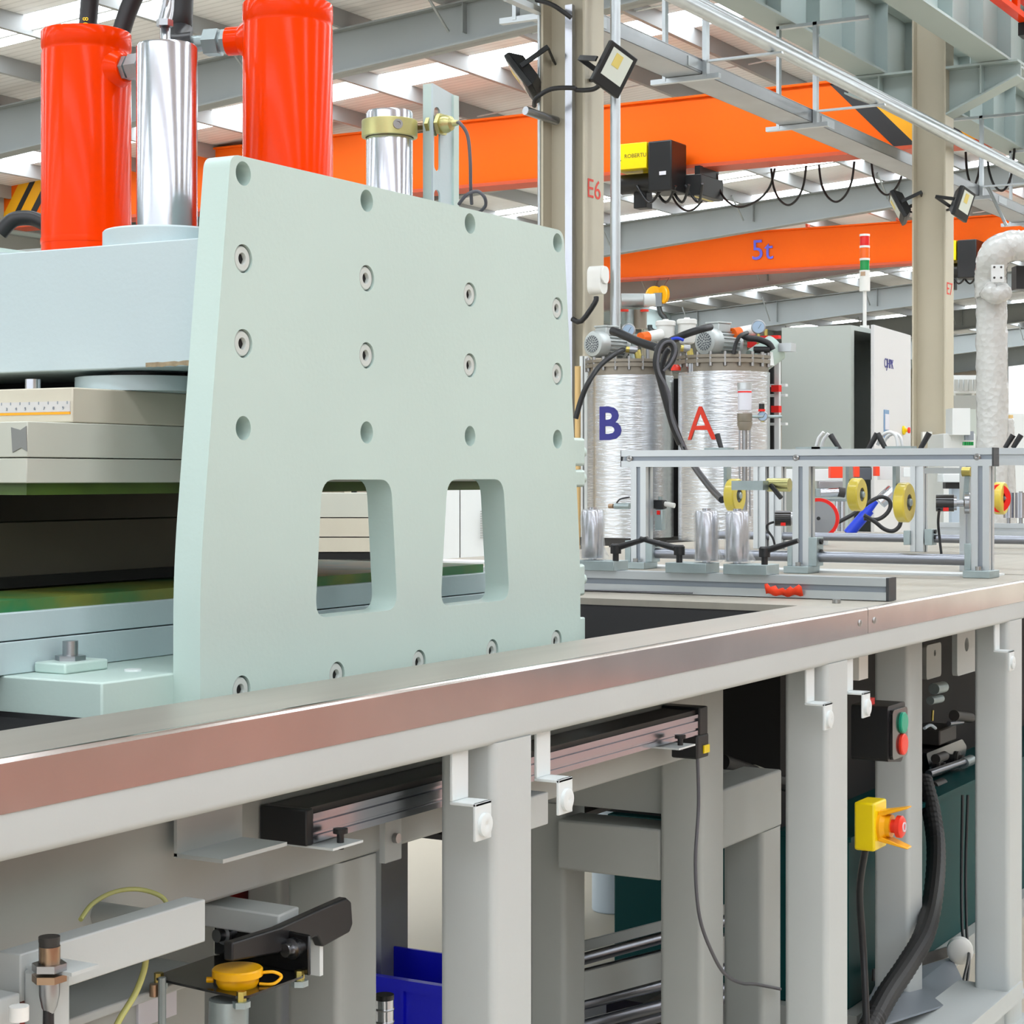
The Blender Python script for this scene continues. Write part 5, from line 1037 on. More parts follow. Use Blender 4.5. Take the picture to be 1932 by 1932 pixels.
MB().obox(at(1828, 822, t=12.95), (R, Fv, (0, 0, 1)), (0.028, 0.02, 0.03)).build('vent', 'alu_slot', o)
o, c, R, Fv = back_box('tool_head', 'pale rectangular tool head with black nozzle under the frame beam', 'machine', 1779, 1823, 894, 910, 9.0, 'white_paint', 0.12)
MB().obox(at(1800, 914, t=9.0) + Fv * 0.05, (R, Fv, (0, 0, 1)), (0.035, 0.03, 0.02)).build('nozzle', 'black_plastic', o); MB().obox(at(1811, 975, t=9.1) + Fv * 0.05, (R, Fv, (0, 0, 1)), (0.034, 0.03, 0.165)).build('body_column', 'blue_pipe', o)
back_box('storage_cabinet', 'low grey cabinet beyond the E7 column', 'cabinet', 1796, 1850, 772, 1075, 24, 'cabinet_grey', 0.6)
o, c, R, Fv = back_box('grey_counter', 'grey counter top behind the wrapped pipe', 'counter', 1800, 1850, 746, 772, 27, 'wall_grey', 1.5); MB().obox(V(c.x, c.y, (c.z - 0.1) / 2) + Fv * 0.8, (R, Fv, (0, 0, 1)), (0.1, 0.3, (c.z - 0.1) / 2)).build('pedestal', 'wall_grey', o)
o, c, R, Fv = back_box('partition_screen', 'white rear panel under the bright doorway', 'panel', 1904, 1960, 780, 1147, 17, 'white_paint', 0.1)
c = at(1907, 790, t=15); tag(Cy('wooden_stick', 'wood_pole', None, (c.x, c.y, 0), (c.x, c.y, HC + (899 - 783) * 15 / FPX), 0.018, 10), 'thin wooden stick leaning beside the wrapped pipe', 'stick')
o, c, R, Fv = back_box('slatted_crate', 'white slatted platform far behind the E7 column', 'crate', 1799, 1842, 708, 742, 40, 'white_paint', 1.0)
for s_ in (-1, 1): MB().obox(V(c.x, c.y, (c.z - 0.18) / 2) + Fv * 0.5 + R * s_ * 0.2, (R, Fv, (0, 0, 1)), (0.03, 0.4, (c.z - 0.18) / 2)).build('leg', 'white_paint', o)
for k in range(5): MB().obox(at(1804 + k * 9, 727, t=39.9), (R, Fv, (0, 0, 1)), (0.035, 0.02, 0.12)).build('slot', 'wall_grey', o)
sbx = at(1750, 831, t=19.0); tag(MB().obox(at(1748, 824, X=19.64), (R, Fv, (0, 0, 1)), (0.05, 0.05, 0.05)).build('switch_box', 'white_plastic', None, 0.004), 'small white switch box on the E7 column', 'box'); tag(MB().obox(at(1761, 918, X=19.64), (R, Fv, (0, 0, 1)), (0.03, 0.05, 0.02)).build('switch_box', 'white_plastic', None, 0.004), 'tiny white socket low on the E7 column', 'box')
# white double cabinet seen through the second window of the side plate
cw = at(880, 980, t=9.0); wc = thing('white_cabinet', 'white two-door cabinet seen through the side plate window', 'cabinet', (cw.x, cw.y, 0)); 
for s in (-1, 1): MB().obox(V(cw.x, cw.y, 1.0) + R * (s * 0.2 - 0.03), (R, Fv, (0, 0, 1)), (0.198, 0.012, 0.62)).build('door', 'white_paint', wc, 0.002)
MB().obox(V(cw.x, cw.y, 1.0) + Fv * 0.2 - R * 0.03, (R, Fv, (0, 0, 1)), (0.41, 0.18, 0.63)).build('body', 'wall_grey', wc)
for s in (-1, 1): MB().obox(V(cw.x, cw.y, 0.19) + Fv * 0.15 + R * s * 0.38, (R, Fv, (0, 0, 1)), (0.03, 0.1, 0.19)).build('foot', 'wall_grey', wc)
for k in range(12): MB().obox(at(911, 965 + k * 4.5, t=8.97), (R, Fv, (0, 0, 1)), (0.012, 0.004, 0.003)).build('vent_slot', 'wall_grey', wc)
# stacked pale boards seen through the first window
bs = at(655, 985, t=4.6); bb = thing('board_stack', 'stack of cream boards behind the press', 'boards', (bs.x, bs.y, 0.95))
for (a, b, m) in ((1052, 1040, 'black_dull'), (1038, 1012, 'cream_plate'), (1010, 976, 'cream_plate'), (974, 930, 'platen_paint')):
    za, zb = HC + (899 - a) * 4.6 / FPX, HC + (899 - b) * 4.6 / FPX; MB().obox(V(bs.x, bs.y, (za + zb) / 2), (R, Fv, (0, 0, 1)), (0.16, 0.1, (zb - za) / 2)).build('board', m, bb)
B('support', 'frame_paint', bb, bs.x - 0.1, bs.x + 0.12, bs.y - 0.02, bs.y + 0.12, ZT, HC + (899 - 1052) * 4.6 / FPX)
# rear worktable that carries the background gear
rt = thing('rear_table', 'low grey rear table under the dosing head', 'table', (8.6, 2.9, 0)); B('top', 'frame_paint_inner', rt, 7.5, 9.3, 2.2, 3.9, 0.78, 0.82)
for x in (7.6, 9.2):
    for y in (2.3, 3.8): B('leg', 'frame_paint_inner', rt, x - 0.03, x + 0.03, y - 0.03, y + 0.03, 0, 0.78)
# glass sight columns and a pump behind the conduit
gq = at(1195, 610, t=13.6); gl = thing('glass_vessel', 'glass sight vessel with silver motor behind tank B', 'vessel', (gq.x, gq.y, 0))
Cy('motor', 'motor_silver', gl, at(1172, 567, t=13.6), at(1225, 567, t=13.6), 0.05, 20); Cy('motor_cap', 'white_paint', gl, at(1215, 567, t=13.5), at(1236, 566, t=13.5), 0.045, 20); Cy('vessel', 'zinc', gl, at(1186, 622, t=13.6), at(1186, 585, t=13.6), 0.05, 20); Cy('vessel', 'tank_flange', gl, at(1206, 620, t=13.6), at(1206, 585, t=13.6), 0.055, 20)
for px_ in (1178, 1216): Cy('seal', 'button_red', gl, at(px_, 588, t=13.5), at(px_, 584, t=13.5), 0.03, 16)
Cy('post', 'zinc', gl, (gq.x, gq.y, 0), at(1195, 630, t=13.6), 0.03, 10)
# ================================================================== UNDER THE TABLE
ac = thing('linear_scale', 'long aluminium sensor rail with black ends under the table edge', 'rail', (1.9, 1.22, 0.78))
xa = at(591, 1550, Y=1.2).x; xb = at(1318, 1370, Y=1.2).x
MB().prism([[(1.2, 0.781), (1.258, 0.781), (1.258, 0.812), (1.2, 0.812), (1.2, 0.807), (1.203, 0.806), (1.203, 0.803), (1.2, 0.802), (1.2, 0.792), (1.202, 0.791), (1.202, 0.789), (1.2, 0.788)]], 'YZ', xa, xb).build('extrusion', 'alu_mirror', ac, smooth=0)
B('top_cover', 'pump_dark', ac, xa, xb, 1.205, 1.258, 0.812, 0.818)
B('end_cap', 'black_plastic', ac, xa - 0.012, xa + 0.001, 1.2, 1.262, 0.779, 0.818, bev=0.002); B('end_cap', 'black_plastic', ac, xb, xb + 0.03, 1.198, 1.262, 0.775, 0.822, bev=0.002)
q = at(1322, 1410, Y=1.2); B('reader_head', 'black_plastic', ac, q.x - 0.02, q.x + 0.022, 1.196, 1.24, q.z - 0.016, q.z + 0.02, bev=0.003); B('yellow_label', 'estop_yellow', ac, q.x + 0.0, q.x + 0.02, 1.194, 1.196, q.z - 0.009, q.z + 0.003)
for px_, py_ in ((628, 1588), (1273, 1413)):
    q = at(px_, py_, Y=1.19); B('clip_plate', 'white_tab', ac, q.x - 0.028, q.x + 0.028, 1.17, 1.255, 0.7765, 0.779); Cy('clip_screw', 'black_plastic', ac, (q.x + 0.004, 1.183, 0.772), (q.x + 0.004, 1.183, 0.789), 0.004, 10); Cy('clip_knob', 'black_plastic', ac, (q.x + 0.004, 1.183, 0.789), (q.x + 0.004, 1.183, 0.794), 0.008, 12)
tag(Tu('scale_cable', 'cable_grey', None, [at(1316, 1430, Y=1.2), at(1318, 1520, Y=1.2), at(1312, 1630, Y=1.2), at(1320, 1730, Y=1.2), at(1345, 1800, Y=1.2), at(1370, 1840, Y=1.21), at(1400, 1855, Y=1.25), at(1425, 1857, Y=1.28), at(1472, 1866, Y=1.29)], 0.0028, 8), 'thin grey cable hanging from the sensor rail and curling right', 'cable')
q0 = at(1010, 1530, Y=1.2); q1 = at(1035, 1530, Y=1.2); B('end_block', 'frame_paint', tb, q0.x - 0.03, q1.x, 1.2, 1.264, 0.72, 0.762, bev=0.002)
q0 = at(748, 1580, Y=1.24); q1 = at(783, 1580, Y=1.24); B('joint_plate', 'frame_paint', tb, q0.x, q0.x + 0.035, 1.256, 1.264, 0.715, 0.765); Cy('joint_bolt', 'bolt_steel', tb, (q0.x + 0.02, 1.256, 0.742), (q0.x + 0.02, 1.25, 0.742), 0.006, 12)
B('shade_panel', 'frame_paint_inner', tb, TX0, 1.80, 2.07, 2.085, 0.36, 0.73); B('shade_panel', 'frame_paint_inner', tb, 4.7, 6.4, 2.25, 2.265, 0.02, 0.87); B('inner_leg', 'frame_paint_inner', tb, 3.125, 3.22, 2.1, 2.18, 0.0, 0.85)  # rear panels added to keep light out from under the table
# sensor arm at the near end
sa = thing('switch_bracket', 'light-grey flat arm carrying the proximity switch under the table', 'bracket', (1.3, 1.16, 0.70))
xr = at(388, 1730, Y=1.15).x; xl = at(95, 1800, Y=1.15).x
B('arm', 'frame_paint', sa, xl - 0.035, xr, 1.15, 1.175, 0.733, 0.773, bev=0.0015); B('post', 'frame_paint', sa, xl - 0.032, xl + 0.001, 1.128, 1.15, 0.706, 0.760, bev=0.003)
q0 = at(120, 1760, Y=1.128); B('shelf', 'frame_paint', sa, xl - 0.028, q0.x + 0.012, 1.10, 1.15, 0.7595, 0.7625)
B('arm', 'frame_paint', sa, xl - 0.2, xl - 0.045, 1.14, 1.17, 0.705, 0.745, bev=0.002); Cy('end_stop', 'white_plastic', sa, at(36, 1925, Y=1.12), at(36, 1898, Y=1.12), 0.008, 16)
Cy('cross_tube', 'frame_paint_inner', sa, (xr - 0.02, 1.17, 0.75), (xr - 0.02, 1.264, 0.75), 0.012, 12)
q = at(93, 1765, Y=1.122); z0 = 0.7625
ps_ = thing('proximity_switch', 'nickel proximity switch with a reflection-tinted nut on the flat arm', 'sensor', (q.x, 1.122, 0.72))
MB().lathe([(0.0085, 0), (0.0085, 0.018), (0.0088, 0.019), (0.0088, 0.023), (0, 0.0232)], (q.x, 1.122, z0 + 0.005), (0, 0, 1), 24).build('head', 'pump_dark', ps_); MB().lathe([(0.0083, 0), (0.0087, 0.002), (0.0087, 0.015)], (q.x, 1.1215, z0 + 0.005), (0, 0, 1), 24).build('nickel_sleeve', 'copper_warm_nickel', ps_)
MB().hexn((q.x, 1.122, z0), (q.x, 1.122, z0 + 0.006), 0.0145).build('lock_nut', 'steel', ps_); MB().hexn((q.x, 1.122, z0 - 0.009), (q.x, 1.122, z0 - 0.003), 0.0145).build('lock_nut', 'copper_warm_nickel', ps_)
MB().lathe([(0.0035, -0.05), (0.0035, -0.036), (0.0065, -0.03), (0.0085, -0.02), (0.0085, -0.003)], (q.x, 1.122, z0), (0, 0, 1), 20).build('tail', 'steel', ps_)
Tu('cable', 'hose', ps_, [(q.x, 1.122, z0 - 0.045), at(92, 1870, Y=1.122), at(90, 1930, Y=1.122), at(92, 2010, Y=1.122)], 0.004, 10)
tag(Tu('air_tube', 'hose_clear', None, [at(152, 1735, Y=1.19), at(175, 1705, Y=1.2), at(215, 1683, Y=1.21), at(262, 1678, Y=1.215), at(305, 1692, Y=1.2), at(322, 1720, Y=1.19)], 0.0022, 8), 'yellowish thin tube arching over the flat arm', 'tube'); tag(Tu('air_tube', 'hose_clear', None, [at(276, 1795, Y=1.19), at(272, 1830, Y=1.19), at(255, 1875, Y=1.19), at(225, 1925, Y=1.19), at(200, 1980, Y=1.19)], 0.003, 8), 'yellowish thin tube hanging below the flat arm', 'tube'); tag(Tu('air_tube', 'hose_clear', None, [at(86, 1900, Y=1.135), at(82, 1940, Y=1.135), at(80, 2000, Y=1.135)], 0.004, 8), 'yellowish tube dropping beside the proximity switch cable', 'tube')
# hand valve: black bracket, lever, yellow capped filler
hv = thing('filler_bracket', 'black steel bracket with lever and yellow filler cap under the table', 'bracket', at(440, 1880, Y=1.2))
zc = 0.708
def hp(px_, py_, z): return at(px_, py_, Z=z)
zp = at(440, 1858, Y=1.2).z - 0.004
P = [hp(285, 1843, zp), hp(458, 1882, zp), hp(580, 1838, zp), hp(410, 1800, zp)]
MB().prism([rpoly([(p.x, p.y) for p in P], 0.012)], 'XY', zp - 0.0025, zp).build('base_plate', 'black_gloss', hv)
ym = P[2].y + 0.0; xq = P[2].x
pf0, pf1 = at(395, 1750, Y=P[3].y), at(580, 1790, Y=P[2].y)
# upright plate along the rear edge
d = (P[2] - P[3]); d.z = 0; L_ = d.length; d.normalize(); upc = (P[2] + P[3]) / 2 + V(0, 0, 0.02)
MB().obox(upc, (d, V(-d.y, d.x, 0), (0, 0, 1)), (L_ / 2 + 0.004, 0.002, 0.021)).build('upright_plate', 'black_gloss', hv, 0.003)
for f_ in (0.1, 0.86):
    c = P[3] + d * (L_ * f_) + V(0, 0, 0.024); nn = V(d.y, -d.x, 0); MB().lathe([(0.011, 0), (0.011, 0.003), (0.007, 0.004), (0.007, 0.012), (0, 0.012)], c + nn * 0.002, nn, 20).build('hex_bolt', 'steel', hv)
for p in (P[0], P[1], P[2]): 
    c = (p * 0.9 + (P[0] + P[1] + P[2] + P[3]) * 0.025); MB().hexn(c + V(0, 0, -0.012), c + V(0, 0, 0.004), 0.005).build('bolt', 'brass', hv); MB().hexn(c + V(0, 0, -0.012), c + V(0, 0, -0.006), 0.009).build('nut', 'zinc', hv)
c = hp(448, 1860, zp); fc = MB().lathe([(0.0195, 0), (0.0215, 0.004), (0.0215, 0.010), (0.0255, 0.0105), (0.0255, 0.017), (0.024, 0.0185), (0, 0.0187)], c, (0, 0, 1), 36).build('filler_cap', 'cap_yellow', hv)
e = at(512, 1838, t=1.0); lp = at(500, 1842, Y=c.y - 0.0); R = V(SN, -CS, 0)
Tu('cap_tether', 'cap_yellow', fc, [c + R * 0.023 + V(0, 0, 0.013), c + R * 0.036 + V(0, 0, 0.014), c + R * 0.045 + V(0.004, 0.004, 0.008), c + R * 0.036 + V(0, 0, 0.002), c + R * 0.022 + V(0, 0, 0.002)], 0.0017, 8); Cy('cap_tab', 'cap_yellow', fc, c - R * 0.024 + V(0, 0, 0.006), c - R * 0.031 + V(0, 0, 0.006), 0.003, 8)
la, lb = at(430, 1795, Y=1.20), at(655, 1722, Y=1.20); dl = (lb - la).normalized(); ul = V(0, 0, 1) - dl * dl.z; ul.normalize()
pts = [(0, -0.006), (0.05, -0.011), (0.094, -0.008), (0.1, -0.017), (0.132, -0.013), (0.136, -0.008), (0.134, 0.008), (0.128, 0.012), (0.1, 0.010), (0.05, 0.006), (0, 0.006)]
s_ = (lb - la).length / 0.134; vs = []; n = len(pts)
for off in (-0.006, 0.006):
    for a, b in pts: vs.append(la + dl * a * s_ + ul * b * s_ + V(0, off, 0))
MB().add(vs, [tuple(range(n)), tuple(range(2 * n - 1, n - 1, -1))] + [(i, (i + 1) % n, (i + 1) % n + n, i + n) for i in range(n)]).build('lever', 'black_plastic', hv, 0.002)
# white box arm behind the valve
wa = thing('valve_support', 'pale square tube arm behind the black filler bracket', 'bracket', at(490, 1740, Y=1.3))
a, b = at(395, 1715, Y=1.30), at(545, 1740, Y=1.215); MB().bar(a + V(0, 0.1, 0), b, 0.045, 0.024).build('tube', 'frame_paint', wa, 0.002); c0 = at(588, 1780, Y=1.215); B('end_plate', 'white_tab', wa, c0.x - 0.006, c0.x + 0.0, 1.20, 1.27, c0.z - 0.032, c0.z + 0.006)
# low tanks / casings under the near end
lc = thing('lower_casing', 'grey lower casing with data label below the filler bracket', 'casing', (1.5, 1.5, 0)); za = at(260, 1830, Y=1.26).z
B('casing', 'frame_paint_inner', lc, 1.30, 1.62, 1.315, 1.95, 0.0, 0.632, bev=0.003); B('casing_lid', 'frame_paint', lc, 1.29, 1.63, 1.305, 1.96, 0.632, 0.642, bev=0.002); q = at(372, 1915, Y=1.26); B('data_label', 'label_white', lc, q.x - 0.03, q.x + 0.03, 1.312, 1.3155, q.z - 0.014, q.z + 0.014)
q = at(365, 1835, Y=1.22); Cy('orange_drain', 'copper_warm_nickel', lc, q + V(0, 0.05, -0.03), q + V(0, 0.05, -0.018), 0.005, 10); Cy('drain_pipe', 'zinc', lc, q + V(0, 0.04, -0.2), q + V(0, 0.04, -0.01), 0.004, 8)
Cy('filter_glass', 'zinc', lc, at(430, 2010, Y=1.2), at(432, 1885, Y=1.2), 0.020, 24)
rdb = thing('red_pedestal', 'dark red machine base glimpsed under the table', 'base', (1.9, 1.7, 0)); B('block', 'dark_red', rdb, 2.5, 2.88, 2.2, 2.28, 0.38, 0.6); B('plinth', 'frame_paint_inner', rdb, 2.5, 2.88, 2.2, 2.28, 0.0, 0.38); B('block', 'dark_red', rdb, 1.12, 1.27, 1.2, 1.25, 0.0, 0.70)
# blue crates under the table
def crate(x, y, z, label):
    c = thing('plastic_crate', label, 'crate', (x, y, z)); w_, d_, h_ = 0.1, 0.2, 0.17
    mb = MB(); t = 0.006
    mb.box(x - w_, x + w_, y - d_, y - d_ + t, z, z + h_); mb.box(x - w_, x + w_, y + d_ - t, y + d_, z, z + h_); mb.box(x - w_, x - w_ + t, y - d_, y + d_, z, z + h_); mb.box(x + w_ - t, x + w_, y - d_, y + d_, z, z + h_); mb.box(x - w_, x + w_, y - d_, y + d_, z, z + t)
    mb.build('body', 'blue_bin', c); B('rim', 'blue_bin', c, x - w_ - 0.01, x + w_ + 0.01, y - d_ - 0.01, y - d_, z + h_ - 0.02, z + h_); B('rim', 'blue_bin', c, x - w_ - 0.01, x - w_, y - d_ - 0.01, y + d_, z + h_ - 0.02, z + h_)
    for k in (-0.12, 0.0, 0.12): B('rib', 'blue_bin', c, x - w_ - 0.006, x - w_, y + k - 0.004, y + k + 0.004, z + 0.01, z + h_ - 0.02)
    return c
crate(3.075, 1.95, 0.07, 'blue plastic crate under the table')
bs_ = thing('crate_trolley', 'grey low trolley under the blue crate', 'trolley', (3.075, 1.95, 0)); B('deck', 'frame_paint_inner', bs_, 2.96, 3.19, 1.74, 2.09, 0.02, 0.0695)
for sx in (2.98, 3.17):
    for sy in (1.77, 2.06): Cy('caster', 'rubber', bs_, (sx - 0.01, sy, 0.0125), (sx + 0.01, sy, 0.0125), 0.0125, 14)
# white bottle-like silver filter at the inner leg
q = at(725, 1885, Y=1.36); sf = thing('air_filter', 'small silver filter cup beside the inner leg', 'filter', q + V(0, 0, -0.1)); Cy('cup', 'chrome', sf, q + V(0, 0, -0.1), q, 0.012, 18); Cy('cap', 'black_plastic', sf, q, q + V(0, 0, 0.006), 0.0125, 18)
for dz in (-0.012, -0.028): MB().lathe([(0.0125, -0.0015), (0.0132, 0), (0.0125, 0.0015)], q + V(0, 0, dz), (0, 0, 1), 18).build('band', 'steel', sf)
# lower roller bed
rbd = thing('roller_bed', 'low bed of chrome rollers between grey channels under the table', 'rollers', (3.2, 1.8, 0)); 
for k, (py0, py1) in enumerate(((1840, 1768), (1868, 1800), (1922, 1856), (1965, 1895), (1990, 1915))):
    z = 0.30 - k * 0.035; a = at(985, py0, Z=z); b = at(1255, py1, Z=z); d = (b - a).normalized(); Cy('roller', 'shaft_steel', rbd, a - d * 0.02, b + d * 0.2, 0.011, 18)
for (py0, py1, h_) in ((1815, 1745, 0.02), (1890, 1820, 0.05)):
    z = 0.27; a = at(985, py0, Z=z); b = at(1255, py1, Z=z); d = (b - a).normalized(); MB().bar(a - d * 0.02, b + d * 0.2, 0.006, h_).build('channel', 'frame_paint_inner', rbd)
q = at(1200, 1910, Z=0.12); B('block', 'pump_dark', rbd, q.x - 0.03, q.x + 0.12, q.y - 0.03, q.y + 0.05, 0.0, 0.15)
for x_ in (2.95, 3.5): B('support', 'frame_paint_inner', rbd, x_, x_ + 0.04, 1.5, 2.0, 0.0, 0.13)
bc = at(1190, 1700, Y=2.3); tag(MB().cyl((bc.x, 2.35, 0.0), (bc.x, 2.35, 0.80), 0.06, 28).build('round_post', 'blue_pipe', None, 0.004), 'pale blue round post behind the low roller bed', 'post')
# emergency stop and start/stop switch
es = thing('emergency_stop', 'yellow emergency stop box with red button on the third leg', 'switch', at(1640, 1605, Y=1.13))
q = at(1612, 1560, Y=1.165); x0e = q.x; za, zb = at(1612, 1604, Y=1.165).z, at(1612, 1513, Y=1.165).z
B('box', 'estop_yellow', es, x0e, x0e + 0.066, 1.128, 1.166, za, zb, bev=0.004)
cz = (za + zb) / 2; cx = x0e + 0.034
MB().lathe([(0.027, 0), (0.027, 0.005), (0.020, 0.012), (0.020, 0.02)], (cx, 1.128, cz), (0, -1, 0), 28).build('collar', 'estop_amber', es)
for s in (-1, 1):
    MB().add([(cx - 0.018, 1.128, cz + s * 0.016), (cx + 0.018, 1.128, cz + s * 0.016), (cx + 0.012, 1.076, cz + s * 0.034), (cx - 0.012, 1.076, cz + s * 0.034), (cx - 0.018, 1.128, cz + s * 0.026), (cx + 0.018, 1.128, cz + s * 0.026), (cx + 0.012, 1.076, cz + s * 0.037), (cx - 0.012, 1.076, cz + s * 0.037)],
             [(0, 3, 2, 1), (4, 5, 6, 7), (0, 1, 5, 4), (1, 2, 6, 5), (2, 3, 7, 6), (3, 0, 4, 7)]).build('guard_wing', 'estop_amber', es, 0.002)
MB().lathe([(0.012, 0), (0.012, 0.018), (0.0195, 0.02), (0.0195, 0.028), (0.016, 0.031), (0, 0.032)], (cx, 1.118, cz), (0, -1, 0), 28).build('button', 'button_red', es); MB().lathe([(0.0085, 0.0), (0.0085, 0.002), (0.0065, 0.002), (0.0065, 0.0)], (cx, 1.0865, cz), (0, -1, 0), 20, ring=True).build('arrow_ring', 'label_white', es)
Tu('cable', 'hose', es, [(cx - 0.02, 1.15, za), at(1622, 1680, Y=1.17), at(1628, 1780, Y=1.17), at(1632, 1860, Y=1.16), at(1636, 1960, Y=1.15)], 0.0065, 10)
ss = thing('start_stop_switch', 'black start and stop switch box with green and red buttons', 'switch', at(1640, 1465, Y=1.2)); 
q0 = at(1606, 1400, Y=1.235); x0e = q0.x; za, zb = at(1650, 1460, Y=1.16).z, at(1650, 1343, Y=1.16).z
MB().prism([rpoly([(x0e, za + 0.01), (x0e, zb), (x0e + 0.10, zb), (x0e + 0.10, za + 0.02), (x0e + 0.08, za)], 0.008)], 'XZ', 1.165, 1.235).build('box', 'black_plastic', ss, 0.002); MB().prism([rrect(x0e + 0.008, x0e + 0.094, za + 0.012, zb - 0.008, 0.01)], 'XZ', 1.158, 1.165).build('cover', 'black_gloss', ss, 0.002)
for f_, m in ((0.68, 'button_green'), (0.32, 'button_red')):
    MB().lathe([(0.02, 0), (0.02, 0.004), (0.018, 0.006), (0, 0.0062)], (x0e + 0.062, 1.158, za + (zb - za) * f_), (0, -1, 0), 24).build('button', m, ss)
B('red_tag', 'red_paint', ss, x0e + 0.0, x0e + 0.03, 1.20, 1.215, zb, zb + 0.012); B('terminal', 'white_plastic', ss, x0e + 0.0, x0e + 0.05, 1.22, 1.26, zb + 0.045, zb + 0.09)
# hydraulic power unit at the back
hu = thing('hydraulic_unit', 'dark teal oil tank with black pump block under the table', 'power unit', (4.1, 1.9, 0))
xa = at(1600, 1600, Y=1.40).x; B('oil_tank', 'teal_oil', hu, xa, xa + 2.0, 1.40, 1.95, 0.05, 0.405, bev=0.004); B('tank_lid', 'teal_oil', hu, xa - 0.01, xa + 2.01, 1.39, 1.96, 0.405, 0.415)
B('skid', 'frame_paint_inner', hu, xa - 0.03, xa + 2.05, 1.37, 1.98, 0.0, 0.05)
B('pump_block', 'black_dull', hu, xa + 0.02, xa + 2.6, 1.56, 2.1, 0.415, 0.868)  # pump block, lengthened to stop light leaking in behind the legs
q = at(1785, 1440, Y=1.48)
MB().prism([rpoly([(q.x - 0.16, q.z + 0.045), (q.x + 0.14, q.z + 0.045), (q.x + 0.18, q.z + 0.02), (q.x + 0.14, q.z - 0.03), (q.x - 0.12, q.z - 0.02)], 0.01)], 'XZ', 1.48, 1.56).build('valve_block', 'black_gloss', hu, 0.003)
for dx in (-0.06, 0.09): MB().lathe([(0.02, 0), (0.02, 0.006), (0.011, 0.008), (0.011, 0.016), (0, 0.016)], (q.x + dx, 1.48, q.z + 0.0), (0, -1, 0), 18).build('port_bolt', 'pump_dark', hu)
for (a, b, m, r) in (((1752, 1460), (1828, 1434), 'shaft_steel', 0.009), ((1818, 1440), (1832, 1434), 'zinc', 0.014), ((1760, 1485), (1778, 1478), 'pump_dark', 0.014), ((1802, 1490), (1830, 1480), 'zinc', 0.014), ((1765, 1432), (1782, 1426), 'pump_dark', 0.012), ((1755, 1322), (1775, 1318), 'zinc', 0.010), ((1762, 1300), (1780, 1296), 'zinc', 0.014), ((1760, 1340), (1759, 1360), 'brass', 0.003), ((1800, 1350), (1830, 1354), 'pump_dark', 0.014), ((1790, 1365), (1815, 1362), 'shaft_steel', 0.006)):
    Cy('pipe_fitting', m, hu, at(*a, Y=1.45), at(*b, Y=1.45), r, 14)
B('relief_valve', 'pump_dark', hu, q.x - 0.05, q.x + 0.09, 1.48, 1.56, q.z + 0.05, q.z + 0.09, bev=0.004); Tu('blue_line', 'blue_pipe', hu, [at(1744, 1374, Y=1.44), at(1755, 1368, Y=1.44), at(1765, 1374, Y=1.44)], 0.004, 6)
dhg = thing('shade_filler', 'dark box added for the shade under the sub-frame', 'housing', (3.3, 1.9, 0.5)); B('housing', 'pump_dark', dhg, 2.98, 3.6, 1.75, 2.05, 0.52, 0.846, bev=0.004); B('flange', 'pump_dark', dhg, 2.95, 3.63, 1.73, 2.07, 0.51, 0.52)  # dark box stands in for the shaded interior here
# corrugated hose
pts = [at(1742, 1470, Y=1.42), at(1757, 1530, Y=1.38), at(1766, 1600, Y=1.34), at(1762, 1680, Y=1.28), at(1745, 1760, Y=1.225), at(1712, 1820, Y=1.215), at(1672, 1880, Y=1.2), at(1640, 1940, Y=1.19), at(1615, 1990, Y=1.18)]
mbh = MB().tube(pts, 0.022, 16, 14); n_ring = len(mbh.v) // 16
ctr = [sum((V(*mbh.v[i * 16 + k]) for k in range(16)), V(0, 0, 0)) / 16 for i in range(n_ring)]
mbh.v = [tuple(ctr[i // 16] + (V(*p) - ctr[i // 16]) * (1.0 if (i // 16) % 2 else 0.93)) for i, p in enumerate(mbh.v)]
tag(mbh.build('corrugated_hose', 'rubber', None, smooth=20), 'thick black corrugated hose curving down in front of the teal tank', 'hose')
dt = thing('drip_tray', 'dark grey sloping tray at the foot of the third leg', 'tray', at(1730, 1900, Y=1.3))
a, b, c, d_ = at(1610, 1950, Y=1.185), at(1832, 1880, Y=1.19), at(1795, 1805, Y=1.36), at(1655, 1850, Y=1.36)
MB().add([a, b, c, d_, a - V(0, 0, 0.004), b - V(0, 0, 0.004), c - V(0, 0, 0.004), d_ - V(0, 0, 0.004)], [(0, 1, 2, 3), (4, 7, 6, 5), (0, 4, 5, 1), (1, 5, 6, 2), (2, 6, 7, 3), (3, 7, 4, 0)]).build('sheet', 'alu_slot', dt, smooth=0); MB().bar(d_ + V(0, 0.01, 0.01), c + V(0, 0.01, 0.01), 0.004, 0.025).build('lip', 'pump_dark', dt)
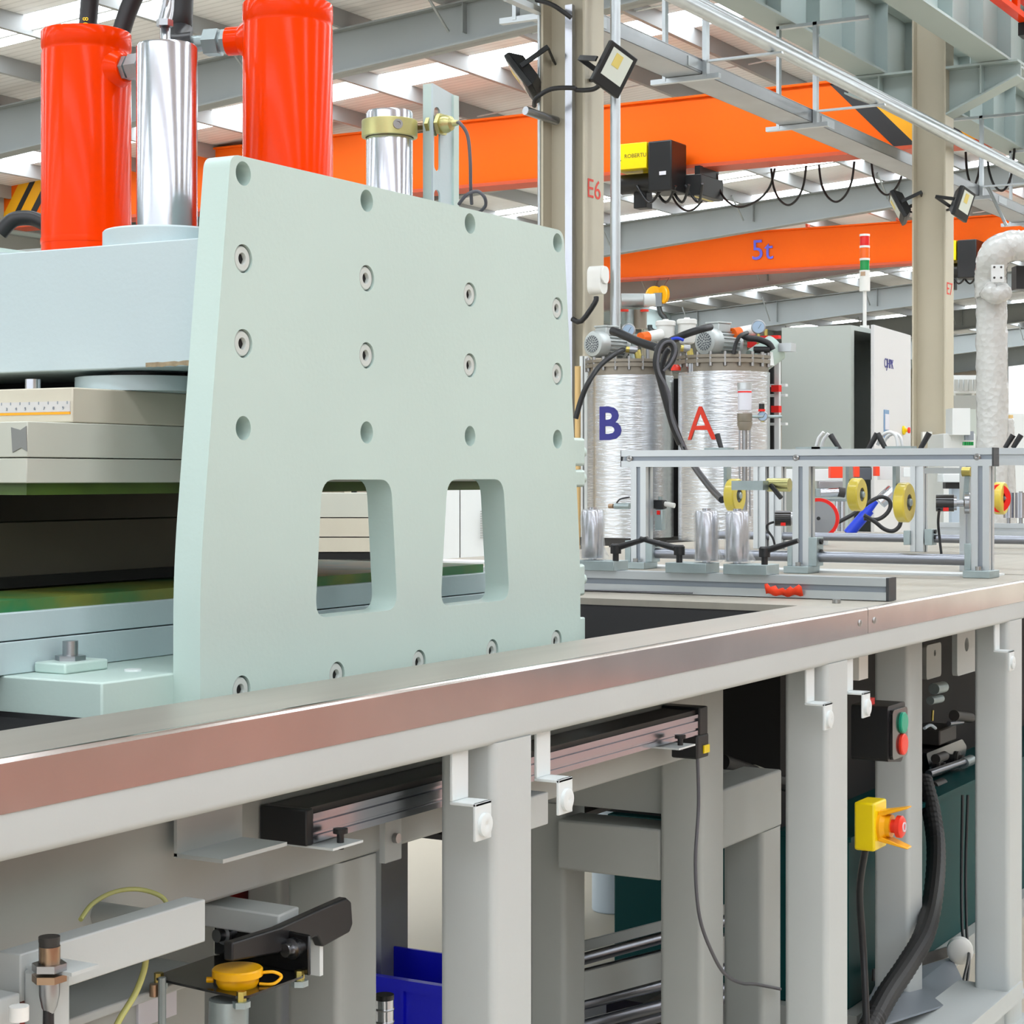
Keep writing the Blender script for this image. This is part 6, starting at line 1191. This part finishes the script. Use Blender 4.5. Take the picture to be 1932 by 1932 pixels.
for i, lab in enumerate(('thin black cable hanging beside the last leg, upper loop', 'thin black cable hanging beside the last leg, lower loop')):
    tag(Tu('thin_cable', 'hose', None, [at(1826 - i * 10, 1500, Y=1.37), at(1822 - i * 8, 1640, Y=1.36), at(1824 - i * 8, 1760, Y=1.33), at(1828, 1800, Y=1.3), at(1815 + i * 8, 1860, Y=1.27), at(1795 + i * 10, 1930, Y=1.25)], 0.0035, 8), lab, 'cable')
tag(MB().lathe([(0.026, 0), (0.03, 0.004), (0.03, 0.03), (0.022, 0.036), (0, 0.036)], at(1811, 1790, Y=1.33), (-0.9, -0.3, 0), 24).build('white_disc', 'white_plastic', None), 'pale round cap by the foot of the hydraulic unit', 'cap')
# hydraulic pump motor behind the second leg
hm = thing('hydraulic_fitting', 'steel hydraulic fitting on a hose behind the third leg', 'fitting', at(1628, 1790, Y=1.5)); Cy('hose', 'rubber', hm, at(1612, 1600, Y=1.5), at(1622, 1690, Y=1.5), 0.010, 12); Cy('crimp', 'zinc', hm, at(1624, 1695, Y=1.5), at(1628, 1720, Y=1.5), 0.011, 14); Cy('elbow', 'steel', hm, at(1628, 1720, Y=1.5), at(1632, 1760, Y=1.5), 0.009, 14); Tu('elbow', 'steel', hm, [at(1632, 1758, Y=1.5), at(1633, 1772, Y=1.5), at(1622, 1782, Y=1.5), at(1606, 1790, Y=1.5)], 0.010, 12)
# thick pipe and pale box between the inner legs
tp_ = thing('suction_pipe', 'black pipe with pale joint between the inner legs', 'pipe', at(1400, 1460, Y=1.5)); Cy('pipe', 'rubber', tp_, at(1362, 1438, Y=1.5), at(1425, 1460, Y=1.5), 0.016, 18); Cy('joint', 'platen_paint', tp_, at(1422, 1458, Y=1.5), at(1438, 1464, Y=1.5), 0.0165, 18); Cy('pipe', 'rubber', tp_, at(1438, 1464, Y=1.5), at(1500, 1485, Y=1.5), 0.016, 18)
q = at(1400, 1480, Y=1.42); B('pale_box', 'frame_paint', tb, q.x - 0.1, q.x + 0.07, 1.42, 1.5, q.z - 0.014, q.z + 0.014, bev=0.002)
